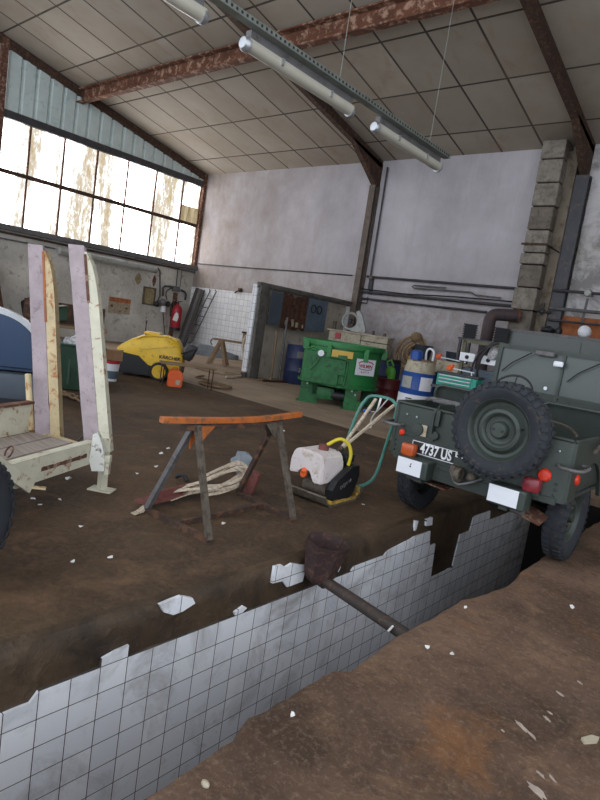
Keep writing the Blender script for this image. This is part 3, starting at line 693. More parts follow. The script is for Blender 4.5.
    seat('driver_seat', -.62, -.12, .62, .86, 1.17, .07)
    seat('passenger_seat', .06, .70, .82, .84, 1.225, .07)
    b = B().tube(smooth_path([(-.77, -.05, 1.07), (-.70, -.06, 1.10), (-.40, -.06, 1.10), (-.2, -.06, 1.10)], 4), .022, 8).box((-.5, -.06, 1.09), (.36, .10, .03), None, .01); obj('seat_rail', b, 'greysteel', t, True)
    obj('hold_down_strap', B().ribbon([(-.37, -.60, .86), (-.37, -.605, 1.03), (-.36, -.57, 1.09), (-.36, -.3, 1.09)], .05, .006, (1, 0, 0)), 'olivedark', t)
    objs('folded_top_bow', B().tube(smooth_path([(.79, .42, 1.1), (.82, .1, 1.06), (.84, -.25, .98)], 5), .014, 8).tube(smooth_path([(.70, -.3, 1.08), (.5, .1, 1.10), (.2, .2, 1.12)], 5), .010, 8), 'grime', t)
military_car()
# ------------------------------------------------------------------ trestle, straps, compactor, funnel, floor litter
def trestle():
    L = V((-3.29, 2.72, 0)); t = thing('metal_trestle', 'rusty steel trestle with a worn orange top bar standing beside the pit', 'trestle', L)
    pts = smooth_path([(-3.29, 2.47, .822), (-3.29, 3.0, .805), (-3.29, 3.45, .803), (-3.29, 3.95, .835)], 8)
    q = B()
    for a, c in zip(pts, pts[1:]): q.bar(a, c + (c - a) * .02, .055, .04)
    obj('top_bar', q, 'orange', t, world=True)
    obj('lower_bar', B().bar((-3.29, 2.66, .757), (-3.29, 3.72, .760), .045, .04), 'rustdark', t, world=True)
    fr = [((-3.64, 2.69, .02), (-2.93, 2.73, .02), 2.78), ((-3.67, 3.70, .02), (-2.94, 3.65, .02), 3.66)]
    for i, (a, c, y) in enumerate(fr):
        a, c = V(a), V(c)
        obj('leg', B().bar(a, (-3.31, y, .775), .04, .04, (0, 1, 0)), 'greysteel' if i == 0 else 'rustdark', t, world=True)
        obj('leg', B().bar(c, (-3.27, y, .775), .04, .04, (0, 1, 0)), 'grime', t, world=True)
        obj('foot_bar', B().bar(a + V((0, 0, .0)), c, .045, .04), 'rustdark', t, world=True)
        s = 1 if i == 0 else -1
        g = B(); g.prism([(y, .775), (y + s * .16, .765), (y + s * .015, .62)], .012, YZ, (-3.26, 0, 0)); g.prism([(y, .775), (y + s * .12, .765), (y + s * .01, .58)], .012, YZ, (-3.34, 0, 0))
        obj('gusset', g, 'orange' if i == 0 else 'grime', t, world=True)
    obj('floor_tie', B().bar((-3.3, 2.72, .021), (-3.33, 3.68, .021), .05, .04), 'rustdark', t, world=True)
trestle()
def straps():
    t = thing('strap_bundle', 'tangle of faded beige webbing straps lying under the trestle', 'straps', (-3.6, 3.2, 0))
    P = lambda px, py, z=.03: F(px, py, z)
    paths = [[(136, 513, .02), (150, 503, .05), (170, 492, .09), (196, 489, .12), (215, 488, .12), (235, 478, .14), (245, 468, .2), (238, 462, .22), (222, 468, .2), (205, 476, .15)],
             [(142, 508, .02), (162, 497, .06), (185, 486, .1), (205, 486, .11), (228, 484, .12), (246, 474, .18), (243, 464, .23), (228, 467, .2), (210, 478, .14), (196, 484, .12)],
             [(160, 496, .06), (180, 488, .11), (204, 481, .15), (226, 472, .18), (240, 467, .22), (247, 471, .18), (240, 484, .1), (222, 492, .08), (205, 495, .06)],
             [(205, 480, .15), (222, 473, .19), (240, 470, .2), (244, 478, .14), (232, 487, .1), (212, 490, .1), (190, 493, .07), (170, 500, .05)]]
    for i, p in enumerate(paths):
        obj('strap', B().ribbon(smooth_path([F(x, y, z) for x, y, z in p], 6), .034, .006, (.3, -.3, .9)), 'strap', t, world=True)
    obj('strap_end', B().ribbon([F(133, 514, .012), F(141, 511, .02), F(147, 505, .03)], .05, .008), 'strap', t, world=True)
    p = F(140, 510); q = B(); d = (F(200, 494) - p); a = math.atan2(d.y, d.x)
    L = d.length; c = (p + F(200, 494)) / 2
    q.box((c.x, c.y, .06), (L, .14, .02), rotz(a)).box((c.x, c.y + .07, .09), (L * .98, .02, .08), rotz(a))
    tag(obj('board', q, 'redwood'), 'faded red board lying on the floor under the straps', 'board')
    p = F(241, 476); q = B(); q.ball((p.x, p.y, .13), .12, 12, (1, .7, 1.05))
    for v in q.bm.verts: v.co += V((noise.noise(v.co * 14) * .06, noise.noise(v.co * 11 + V((3, 0, 0))) * .06, noise.noise(v.co * 12 + V((0, 5, 0))) * .05))
    tag(obj('rag', q, 'rag', smooth=True), 'crumpled grey-blue rag on the floor at the right end of the straps', 'rag')
    p = F(251, 493); q = B(); q.box((p.x, p.y, .10), (.09, .08, .22), rotz(.4) @ roty(.25), .01); tag(obj('timber_wedge', q, 'redwood'), 'short reddish timber offcut tilted against the right trestle leg', 'offcut')
    q = B(); P0 = [F(176, 477, .02), F(181, 475, .05), F(185, 477, .05), F(187, 481, .02)]; q.tube(smooth_path(P0, 5), .018, 8)
    tag(obj('rubber_hose_piece', q, 'black', smooth=True), 'short curved piece of black hose behind the left trestle frame', 'hose')
straps()

def compactor():
    t = thing('plate_compactor', 'small plate compactor with a white water tank and folded teal handle', 'compactor', (-3.28, 4.5, 0), .06)
    # base plate with upturned ends
    prof = [(-.34, .10), (-.30, .035), (-.24, .0), (.20, .0), (.28, .04), (.33, .11), (.32, .12), (.27, .055), (.19, .02), (-.23, .02), (-.29, .05), (-.33, .115)]
    bp = obj('base_plate', B().prism(prof, .46, YZ), 'grime', t)
    objs('plate_rim', B().box((0, -.235, .035), (.46, .02, .05)).box((.215, 0, .035), (.02, .42, .035)).box((.17, .26, .07), (.10, .06, .12), None, .01).box((-.1, -.26, .05), (.22, .03, .03)), 'yellowdk', bp)
    obj('exciter_housing', B().cyl((-.14, -.13, .13), (.13, -.13, .13), .085).box((0, .05, .09), (.3, .22, .14)), 'grime', t, True)
    bg = obj('belt_guard', B().prism([(-.22, .07), (-.24, .16), (-.18, .24), (.06, .36), (.17, .36), (.20, .26), (.14, .10), (.08, .05)], .07, YZ, (.195, 0, 0)), 'black', t)
    q = put_text('DQM 14', .05, 'alu', bg, (.2325, -.03, .20), (PI / 2, -.35, PI / 2), 'guard_print', ext=.001)
    obj('engine', B().box((-.02, .1, .27), (.24, .26, .22), None, .02).cyl((-.02, .22, .33), (-.02, .30, .33), .09).box((.05, .16, .40), (.16, .14, .08), None, .01), 'black', t, True)
    # notched tank
    prof = [(-.19, .23), (-.19, .36), (-.16, .45), (-.11, .48), (.12, .48), (.17, .45), (.20, .37), (.20, .20), (.10, .19), (.08, .24), (.06, .30), (-.02, .32), (-.06, .30), (-.08, .245)]
    q = B().prism(prof, .34, XZ, (-.06, -.14, 0)); bmesh.ops.bevel(q.bm, geom=list(q.bm.edges), offset=.012, segments=2, affect='EDGES')
    tk = obj('water_tank', q, 'tank', t, True)
    obj('tank_cap', B().cyl((-.02, -.12, .48), (-.02, -.12, .53), .05), 'redwood', tk, True)
    obj('tank_tap', B().cyl((-.07, -.30, .25), (-.07, -.33, .25), .03).ball((-.07, -.31, .28), .032), 'orangepl', tk, True)
    obj('water_hose', B().tube(smooth_path([(.0, -.10, .53), (.08, -.02, .60), (.15, .04, .56), (.18, .06, .46), (.17, .06, .36)], 6), .017, 8), 'hoseyel', t, True)
    # handle tubes (world coordinates from the photograph's outline)
    y = 5.1
    pts = [AY(352, 487, 4.80), AY(366, 484, 4.95), AY(376, 474, 5.05), AY(386, 445, 5.1), AY(396, 412, 5.1), AY(394, 402, 5.1), AY(386, 398, 5.1), AY(372, 396, 5.1), AY(365, 401, 5.1), AY(358, 412, 5.05), AY(348, 438, 4.85), AY(346, 445, 4.8)]
    hd = obj('handle_tube', B().tube(smooth_path(pts, 5), .017, 8), 'tealtube', t, True, world=True)
    j = AY(341, 449, 4.62)
    q = B().bar(j, AY(376, 399, 5.08), .03, .02).bar(j, AY(394, 405, 5.08), .03, .02)
    objs('handle_stay', q, 'strap', t, world=True)
    obj('stay_clamp', B().ball(j, .03).cyl(j, AY(336, 452, 4.5), .016), 'grime', t, True, world=True)
    q = B().ribbon(smooth_path([AY(381, 398, 5.06), AY(377, 410, 5.04), AY(372, 418, 5.03), AY(370, 428, 5.03)], 4), .03, .006).ribbon([AY(388, 399, 5.06), AY(377, 412, 5.05), AY(366, 411, 5.05)], .025, .006)
    objs('handle_tie', q, 'paper', t, world=True)
    p = AY(367, 411, 5.03); obj('blue_tie', B().box(p, (.08, .04, .035), rotz(.4), .01), 'bluetin', t, world=True, label='knot of blue tape on the handle')
compactor()

def funnel():
    # sheet metal hopper with its drain pipe across the pit
    a = V((-2.33, 3.27, -.16)); top = AX(326, 541, -2.30); ax = V((.10, .02, 1)).normalized(); m = V((0, 0, 1)).rotation_difference(ax).to_matrix() @ rotz(.5)
    t = thing('drain_funnel', 'rusty maroon sheet metal drain funnel with a long pipe leaning across the pit', 'funnel', a)
    b = B(); prof = [(.085, 0), (.115, .05), (.15, .24), (.165, .30), (.155, .30), (.14, .24), (.105, .06), (.0, .05)]
    b.lathe(prof, a, m, 7); obj('hopper', b, 'funnel', t, world=True); obj('hopper_shade', B().lathe([(0, .19), (.125, .19), (.12, .17), (0, .17)], a, m, 7), 'ink', t, world=True)  # near-black disc paints the shade inside the hopper mouth
    p = a + V((.03, 0, .02)); e = V((-1.385, 2.985, -.07))
    obj('drain_pipe', B().cyl(p, e, .040, seg=16).cyl(p - V((.05, 0, -.01)), p + (e - p) * .06, .055, seg=16), 'pipedark', t, True, world=True)
    q = p + (e - p) * .86; obj('pipe_tag', B().box(q + V((-.03, -.045, .01)), (.012, .012, .05), roty(.5)), 'paper', t, world=True)
funnel()

def litter():
    spots = [(427, 648), (452, 654), (465, 608), (572, 608), (292, 716), (81, 527), (73, 562), (60, 500), (40, 505), (68, 479), (137, 474), (156, 467), (161, 454), (168, 449), (218, 514), (223, 524), (283, 431), (33, 499), (363, 505), (110, 558)]
    lab = ['white paper scrap on the near floor by the pipe end, left of two', 'white paper scrap on the near floor by the pipe end, right of two', 'small white scrap at the broken pit edge towards the car', 'white paper scrap on the near floor below the right rear wheel', 'white chip on the broken near pit edge low in the picture',
           'white chip on the dark floor below the trailer foot', 'white chip on the dark floor between trailer wheel and pit', 'white chip on the dark floor under the trailer rail, right of two', 'tiny white chip beside the trailer tyre', 'larger curled white scrap under the trailer rail end',
           'upright white scrap on the dark floor left of the straps', 'white chip on the dark floor above the straps', 'white chip behind the left trestle leg, nearer of two', 'white chip behind the left trestle leg, farther of two', 'white chip between the trestle feet, left of two', 'white chip between the trestle feet, right of two', 'white chip on the dark floor behind the right trestle leg', 'white chip by the trailer tyre under the rail, left of two', 'white chip on the floor beside the compactor plate', 'pale scrap on the dark floor near the pit lip']
    for (x, y), l in zip(spots, lab):
        p = F(x, y); d = (p - CAM).length; s = d * 3.0 / 585 * (1.7 if y == 479 else 1) * rnd.uniform(.8, 1.2)
        b = B(); b.prism([(s * r * math.cos(a), s * .7 * r * math.sin(a)) for a, r in ((0, .8), (1.0, .6), (2.1, 1), (3.0, .7), (4.2, .9), (5.3, .6))], .004, rotz(rnd.uniform(0, 6)) , (p.x, p.y, .004))
        for v in b.bm.verts: v.co.z += max(0, noise.noise(v.co * 40)) * s * .9
        tag(obj('paper_scrap', b, 'paper'), l, 'scrap', 'white scraps on the floor')
    p = F(590, 741); b = B(); b.prism([(-.05, -.012), (.02, -.02), (.055, 0), (.03, .02), (-.04, .015)], .012, rotz(1.1), (p.x, p.y, .006)); tag(obj('tape_scrap', b, 'beige'), 'tan scrap of tape on the near floor at the right edge', 'scrap')
    for x, y, l in ((419, 787, 'small pale stone on the near floor by the pit edge'),):
        p = F(205, 787); b = B(); b.ball((p.x, p.y, .012), .016, 8, (1.2, .8, .8)); tag(obj('pebble', b, 'beige', smooth=True), l, 'stone')
litter()
# ------------------------------------------------------------------ trailer with two uprights, blue machine, bins on the left
def trailer():
    u = V((.46, -.888, 0)); e1 = V((.753, .658, 0)).normalized(); e2 = V((-e1.y, e1.x, 0))
    base = V((-4.28, 2.60, 0)); t = thing('flatbed_trailer', 'chipped cream trailer with two tall uprights and a plank deck at the left edge', 'trailer', base)
    b2 = V((-4.30, 2.62, .36)); b1 = V((-4.86, 2.47, .33)); lean0 = V((-.395, -.034, 1.63))
    M = Matrix((e1, e2, V((0, 0, 1)))).transposed()
    for bb, i in ((b1, 0), (b2, 1)):
        lean = lean0 - e1 * (.066 if i else 0)
        # wooden post (sheared with the lean)
        def leaning(poly_top, x0, x1, d0, d1, cut):
            vs = []
            for z in range(11):
                k = z / 10
                for x, d in ((x0, d0), (x1, d0), (x1, d1), (x0, d1)): vs.append(bb + lean * k + e1 * x + e2 * d + e1 * (noise.noise((z * .7, x * 9, i * 5)) * .006))
            fs = [(q * 4 + r, q * 4 + (r + 1) % 4, q * 4 + 4 + (r + 1) % 4, q * 4 + 4 + r) for q in range(10) for r in range(4)] + [(0, 3, 2, 1), (40, 41, 42, 43)]
            for r in (40, 41, 42, 43): vs[r] += V((0, 0, noise.noise((r * 1.3, i, 0)) * .025))
            return B().add(vs, fs)
        obj('wooden_post', leaning(0, -.108, .022, -.03, .03, 0), 'plank', t, world=True)
        # steel channel with a curved tip
        vs = []; fs = []; n = 16
        for z in range(n + 1):
            k = z / n * .985; w = 1.0 if k < .72 else max(.06, math.sqrt(max(0, 1 - ((k - .72) / .27) ** 2)))
            for x, d in ((.03, -.035), (.03 + .085 * w, -.035), (.03 + .085 * w, .05), (.03, .05)): vs.append(bb + V((0, 0, -.02)) + lean * k + e1 * x + e2 * d)
        for q in range(n):
            for r in range(4): fs.append((q * 4 + r, q * 4 + (r + 1) % 4, q * 4 + 4 + (r + 1) % 4, q * 4 + 4 + r))
        fs += [(0, 3, 2, 1), tuple(n * 4 + r for r in range(4))]
        obj('steel_upright', B().add(vs, fs), 'cream' if i else 'creamrust', t, world=True, label='rust-streaked cream steel upright with a curved tip, the %s one' % ('near' if i else 'far'))
        if i == 0: obj('upright_edge', B().bar(bb + e1 * .027 + e2 * -.034 + lean * .6, bb + lean * .97 + e1 * .027 + e2 * -.034, .018, .01, e2), 'rustorange', t, world=True)
        else: obj('upright_edge', B().bar(bb + e1 * .027 + e2 * -.034 + lean * .72, bb + lean * .96 + e1 * .03 + e2 * -.034, .022, .01, e2), 'rust', t, world=True)
    # near side rail: channel
    a = V((-4.25, 2.56, 0)); L = 1.9
    w = V((-u.y, u.x, 0)) * -1
    def rail(name, p, z0, z1, L, m='cream'):
        q = B(); p = V(p)
        q.bar(p + V((0, 0, (z0 + z1) / 2)), p + u * L + V((0, 0, (z0 + z1) / 2)), .012, z1 - z0)
        q.bar(p + V((0, 0, z1 - .008)) + w * .035, p + u * L + V((0, 0, z1 - .008)) + w * .035, .08, .016)
        q.bar(p + V((0, 0, z0 + .008)) + w * .035, p + u * L + V((0, 0, z0 + .008)) + w * .035, .08, .016)
        return obj(name, q, m, t, world=True)
    r = rail('side_rail', a, .245, .425, L)
    q = B(); n = 22; z = .325; vs = []
    top = [(i / n, .018 + noise.noise((i * .6, 1, 0)) * .012) for i in range(n + 1)]
    pl = [(.12 + .55 * k, z + h) for k, h in top] + [(.12 + .55 * k, z - .012 + noise.noise((k * 9, 4, 0)) * .008) for k, h in reversed(top)]
    mm = Matrix((u, V((0, 0, 1)), u.cross(V((0, 0, 1))))).transposed()
    q.prism(pl, .003, mm, a + w * -.008); obj('rust_streak', q, 'rust', r, world=True)
    far = a + V((-.68, -.16, 0)); rail('side_rail', far + u * .12, .37, .62, 1.7, 'cream')
    obj('rail_cap', B().bar(far + u * .12 + V((0, 0, .63)), far + u * 1.8 + V((0, 0, .63)), .07, .02), 'rust', t, world=True)
    # deck planks
    for k in range(3):
        o = a + V((-.68, -.16, 0)) * ((k + .5) / 3) + u * (.02 + .03 * k)
        q = B(); q.bar(o + V((0, 0, .352)), o + u * 1.75 + V((0, 0, .352)), .205, .03)
        obj('deck_plank', q, 'plankd', t, world=True)
    obj('end_beam', B().bar(V((-4.28, 2.60, .29)), V((-4.92, 2.44, .29)), .06, .12), 'creamrust', t, world=True)
    obj('stub_post', B().cyl(AY(31, 430, 2.30) , AY(28, 374, 2.30), .026, seg=14), 'creamrust', t, True, world=True, label='short chipped tube post behind the far rail')
    # corner bracket, foot leg, foot plate
    p = V((-4.235, 2.655, 0))
    obj('prop_leg', B().bar(p + V((0, 0, .01)), p + V((-.01, -.01, .45)), .06, .06), 'cream', t, world=True)
    obj('foot_plate', B().box(p + V((0, 0, .008)), (.2, .13, .012), rotz(.6)), 'cream', t, world=True)
    pp = AY(98, 455, 2.55)
    q = B(); q.prism([(-.05, .17), (-.015, .19), (.03, .10), (.065, -.02), (.07, -.12), (-.03, -.135), (-.06, -.05)], .05, Matrix((e1, V((0, 0, 1)), e2 * -1)).transposed(), pp)
    obj('corner_bracket', q, 'chipped', t, world=True)
    obj('bracket_hook', B().box(pp + e1 * .085 + V((0, 0, -.02)), (.05, .06, .06), rotz(.7), .01).box(pp + e1 * .09 + V((0, 0, -.10)), (.03, .05, .1), rotz(.7)), 'cream', t, world=True)
    # diagonal bar with torn end, ring
    nn = V((u.y, -u.x, 0)); pl0 = a - w * .07
    def RP(px, py):
        d = ray(px, py); return CAM + d * ((pl0 - CAM).dot(nn) / d.dot(nn))
    q = B(); s, e = RP(-30, 444), RP(31, 487)
    q.bar(s, e, .025, .085, (0, 0, 1)); obj('diagonal_brace', q, 'cream', t, world=True)
    obj('brace_lip', B().bar(e, e + V((.05, .08, -.005)), .04, .012), 'creamrust', t, world=True)
    c = F(9, 452, .40); obj('lashing_ring', B().tube([c + V((.045 * math.cos(k), .0 + .02 * math.sin(k), .04 * math.sin(k))) for k in [2 * PI * i / 16 for i in range(16)]], .006, 6, True), 'rust', t, True, world=True)
    # wheel under the rail
    wl = tyre(B(), .37, .16, 36)
    o = obj('wheel', wl, 'rubber', t, True); wc = F(-52, 592) + V((0, 0, .37)); o.location = wc - base; ang = math.atan2(u.y, u.x); o.rotation_euler = (0, 0, ang + PI / 2)
    obj('rim', rim_disc(B(), 1, (0, 0, 0), AXX), 'cream', o, True)
    obj('axle', B().bar(wc, wc + V((-.95, -.3, 0)), .06, .06), 'rustdark', t, world=True)
    obj('hanging_cable', B().tube(smooth_path([F(40, 447, .22), F(55, 450, .2), F(70, 446, .22), F(82, 437, .25)], 5), .006, 6), 'black', t, world=True)
trailer()

def left_side():
    # blue floor machine behind the trailer
    c = V((-7.95, 3.25, 0)); rz = face(c) - .1
    t = thing('floor_scrubber', 'dark blue rounded floor machine on a grey body at the left edge', 'machine', c, rz)
    prof = []
    shell = [(-.75, .48), (.47, .48), (.52, .55), (.53, .78), (.47, .95), (.34, 1.10), (.12, 1.22), (-.2, 1.28), (-.75, 1.28)]
    q = B().prism(shell, .62, XZ, (0, .05, 0)); bmesh.ops.bevel(q.bm, geom=list(q.bm.edges), offset=.05, segments=3, affect='EDGES'); obj('hood', q, 'navyblue', t, True)
    q = B(); ed = smooth_path([(.50, -.25, .52), (.515, -.25, .75), (.46, -.25, .94), (.33, -.25, 1.09), (.12, -.25, 1.20), (-.2, -.25, 1.26)], 5)
    q.ribbon(ed, .07, .03, (0, 1, 0)); obj('hood_edge', q, 'alu', t, True)
    q = B().box((-.12, .05, .27), (1.26, .60, .36), None, .06); obj('body', q, 'greyblue', t, True)
    obj('front_skirt', B().box((-.12, .05, .07), (1.2, .55, .12), None, .02), 'black', t)
    # green waste bin with plastic sheet, smaller green box above
    c = F(66, 390) + V((-.15, .30, 0)); rz = face(c)
    t = thing('waste_bin', 'big dark green open bin filled with crumpled clear plastic behind the trailer', 'bin', c, rz)
    q = B(); w0, w1, d0, d1, h = .30, .36, .28, .34, .74
    vs = [V((sx * w0, sy * d0, .02)) for sx, sy in ((-1, -1), (1, -1), (1, 1), (-1, 1))] + [V((sx * w1, sy * d1, h)) for sx, sy in ((-1, -1), (1, -1), (1, 1), (-1, 1))] + [V((sx * (w1 - .03), sy * (d1 - .03), h)) for sx, sy in ((-1, -1), (1, -1), (1, 1), (-1, 1))] + [V((sx * (w0 - .03), sy * (d0 - .03), .06)) for sx, sy in ((-1, -1), (1, -1), (1, 1), (-1, 1))]
    fs = [(3, 2, 1, 0), (12, 13, 14, 15)]
    for L in range(3):
        for k in range(4): fs.append((L * 4 + k, L * 4 + (k + 1) % 4, L * 4 + 4 + (k + 1) % 4, L * 4 + 4 + k))
    obj('bin_body', q.add(vs, fs), 'bin', t)
    obj('bin_rim', B().tube([(-w1, -d1, h), (w1, -d1, h), (w1, d1, h), (-w1, d1, h)], .025, 6, True), 'bin', t)
    objs('bin_rib', B().box((-.18, -.31, .4), (.04, .04, .6), rotx(-.08)).box((.18, -.31, .4), (.04, .04, .6), rotx(-.08)), 'bin', t)
    obj('bin_handle', B().tube(smooth_path([(.18, -.345, .12), (.16, -.38, .26), (.22, -.40, .32), (.26, -.37, .30)], 4), .012, 6), 'black', t)
    q = B(); q.ball((.0, 0, h + .0), .26, 18, (1.15, .95, .62))
    for v in q.bm.verts: v.co += V((0, 0, 1)) * noise.noise(v.co * 9) * .12 + V((noise.noise(v.co * 13), 0, 0)) * .05
    for v in q.bm.verts: v.co.z = max(v.co.z, h - .12)
    o = obj('plastic_sheeting', q, 'glassy', None, True, world=False); o.location = c; o.rotation_euler = (0, 0, rz); tag(o, 'crumpled clear plastic sheeting heaped in the green bin', 'plastic')
    # pile of chain/rope at the bin foot
    q = B(); p = F(72, 398)
    for k in range(5):
        cc = p + V((-.25 + .13 * k, -.05 + rnd.uniform(-.05, .05), .035 + .02 * (k % 2)))
        q.tube([cc + V((.12 * math.cos(a), .07 * math.sin(a), .015 * math.sin(3 * a))) for a in [2 * PI * i / 16 for i in range(16)]], .018, 6, True)
    tag(obj('rope_heap', q, 'rope', smooth=True), 'heap of dark rope on the floor in front of the green bin', 'rope')
    # trestle shelf behind the bin carrying a green crate
    c = AY(64, 300, 6.4); c.z = 0; rz = face(c)
    t = thing('wall_workbench', 'dark cluttered workbench against the left wall behind the green bin', 'workbench', c, rz)
    obj('bench_top', B().box((.0, 0, .80), (1.9, .7, .06)), 'oldwood', t)
    for x in (-.85, .85):
        for y in (-.28, .28): obj('leg', B().box((x, y, .385), (.08, .08, .77)), 'rustdark', t)
    obj('back_board', B().box((.05, .30, 1.06), (1.7, .05, .46)), 'rustdark', t)
    zb = .83
    q = B().box((0, 0, .155), (.52, .30, .30), None, .02).box((0, -.02, .31), (.56, .34, .03), None, .01)
    o = obj('plastic_crate', q, 'bin'); o.location = c + V((.12, -.24, zb + .01)); o.rotation_euler = (0, -.18, rz + .3); o.location.z += .05; tag(o, 'dark green plastic box tilted on the workbench above the bin', 'box')
    # cardboard box on paint bucket
    c = F(103, 381) + V((-.1, .2, 0)); rz = face(c)
    t = thing('paint_bucket', 'white paint bucket with red and blue bands right of the near upright', 'bucket', c)
    obj('bucket_body', B().lathe([(0, 0), (.13, 0), (.155, .34), (.145, .34), (.12, .02), (0, .02)], (0, 0, 0), None, 24), 'white', t, True)
    obj('blue_band', B().lathe([(.134, .05), (.142, .05), (.150, .20), (.144, .20)], (0, 0, 0), None, 24, True), 'steelblue', t, True)
    obj('lid', B().lathe([(0, .34), (.162, .34), (.165, .39), (0, .40)], (0, 0, 0), None, 24), 'red', t, True)
    q = B().box((0, 0, .10), (.34, .26, .2)).bar((-.17, -.13, .2), (-.17, .13, .25), .1, .006)
    o = obj('cardboard_box', q, 'cardboard'); o.location = c + V((0, 0, .402)); o.rotation_euler = (0, 0, rz + .2); tag(o, 'brown cardboard box standing on the paint bucket', 'box')
    # yellow crate behind the stub post
    c = F(36, 390) + V((-.55, -.1, 0)); rz = face(c)
    t = thing('yellow_crate', 'yellow crate stacked on a dark one between the blue machine and the far upright', 'crate', c, rz)
    obj('crate_body', B().box((.14, 0, .42), (.78, .34, .19), None, .02), 'yellow', t)
    o = obj('lower_crate', B().box((.14, 0, .16), (.80, .36, .32), None, .02), 'black'); o.location = c; o.rotation_euler = (0, 0, rz); tag(o, 'dark crate on the floor under the yellow crate', 'crate')
    objs('crate_slot', B().box((-.1, -.172, .44), (.14, .01, .05)).box((.3, -.172, .44), (.14, .01, .05)), 'black', t)
    # dark boards leaning on the left wall
    a = AX(2, 336, W + .55); bt = AX(2, 268, W + .12)
    q = B(); q.bar(V((W + .85, a.y - .1, .06)), V((W + .30, a.y - .35, 2.05)), .45, .05, (0, 1, 0)); tag(obj('leaning_board', q, 'rustsheet'), 'dark brown board leaning against the left wall at the left edge', 'board')
    a = AX(28, 345, W + .5)
    q = B(); q.bar(V((W + .75, a.y, .1)), V((W + .40, a.y - .1, 1.15)), .9, .04, (0, 1, 0)); tag(obj('leaning_sheet', q, 'black'), 'low dark sheet leaning against the left wall behind the yellow crate', 'sheet')
left_side()
# ------------------------------------------------------------------ along the left wall and in the back corner
def washer():
    c = V((-10.62, 7.62, 0)); rz = .80
    t = thing('pressure_washer', 'large yellow and black hot water pressure washer by the left wall', 'pressure washer', c, rz)
    # lower black chassis
    ch = [(-.74, .06), (.50, .06), (.60, .14), (.62, .42), (-.10, .50), (-.72, .56), (-.80, .50), (-.82, .34), (-.80, .16)]
    q = B().prism(ch, .66, XZ); bmesh.ops.bevel(q.bm, geom=list(q.bm.edges), offset=.03, segments=2, affect='EDGES'); obj('chassis', q, 'black', t, True)
    # yellow hood: stacked sections along x
    secs = [(-.78, .52, .58, .28), (-.70, .50, .66, .31), (-.50, .48, .80, .33), (-.30, .46, .90, .33), (-.10, .30, .93, .33), (.20, .22, .95, .33), (.45, .22, .90, .33), (.56, .24, .70, .32), (.60, .25, .60, .30)]
    vs = []; fs = []; m = 10
    for x, z0, z1, hw in secs:
        h = z1 - z0
        for y, z in ((-hw, z0), (-hw, z0 + h * .45), (-hw * .94, z0 + h * .75), (-hw * .75, z1 - h * .05), (-hw * .4, z1), (hw * .4, z1), (hw * .75, z1 - h * .05), (hw * .94, z0 + h * .75), (hw, z0 + h * .45), (hw, z0)): vs.append(V((x, y * 1.04, z)))
    for i in range(len(secs) - 1):
        for k in range(m): fs.append((i * m + k, i * m + (k + 1) % m, (i + 1) * m + (k + 1) % m, (i + 1) * m + k))
    fs += [tuple(range(m)), tuple((len(secs) - 1) * m + k for k in range(m))[::-1]]
    hd = obj('hood', B().add(vs, fs), 'yellow', t, True)
    q = B().ribbon(smooth_path([(-.40, -.30, .80), (-.22, -.305, .90), (.1, -.30, .95), (.34, -.29, .93), (.44, -.30, .86)], 4), .03, .025, (0, 0, 1)); obj('hood_ridge', q, 'yellow', hd, True)
    q = B().box((-.12, .05, .95), (.34, .36, .06), None, .025); obj('filler_cover', q, 'yellow', t, True)
    obj('hood_seam', B().ribbon(smooth_path([(-.26, -.352, .60), (.0, -.352, .66), (.35, -.352, .74), (.58, -.34, .76)], 4), .004, .012, (0, -1, 0)), 'yellowdk', hd)
    put_text('KÄRCHER', .10, 'ink', hd, (.34, -.352, .50), (PI / 2, 0, 0), 'side_lettering', ext=.003, bold=True)
    obj('side_louvre', B().box((.14, -.347, .36), (.24, .01, .03)), 'yellowdk', hd)
    for s in (-1, 1):
        w = obj('wheel', B().lathe([(.13, -.05), (.18, -.05), (.195, -.02), (.195, .02), (.18, .05), (.13, .05)], (0, 0, 0), AXY, 28, True), 'black', t, True); w.location = (.16, s * .42, .195)
        obj('hub', B().lathe([(0, -.075), (.04, -.08), (.05, -.06), (.14, -.066), (.15, 0), (.14, .066), (.05, .06), (.04, .08), (0, .075)], (0, 0, 0), AXY, 24), 'yellow', w, True)
    obj('castor', B().lathe([(.03, -.025), (.06, -.025), (.06, .025), (.03, .025)], (-.62, 0, .06), AXY, 16, True), 'black', t, True)
    obj('rear_box', B().box((.72, .0, .66), (.20, .56, .34), roty(.35), .03), 'black', t, True)
    obj('lance_holder', B().cyl((-.33, .28, .80), (-.33, .28, 1.16), .012, seg=8).box((-.33, .28, 1.16), (.03, .03, .08)), 'black', t)
    obj('push_handle', B().tube(smooth_path([(.55, -.28, .62), (.80, -.28, .74), (.86, 0, .76), (.80, .28, .74), (.55, .28, .62)], 5), .015, 8), 'black', t, True)
washer()
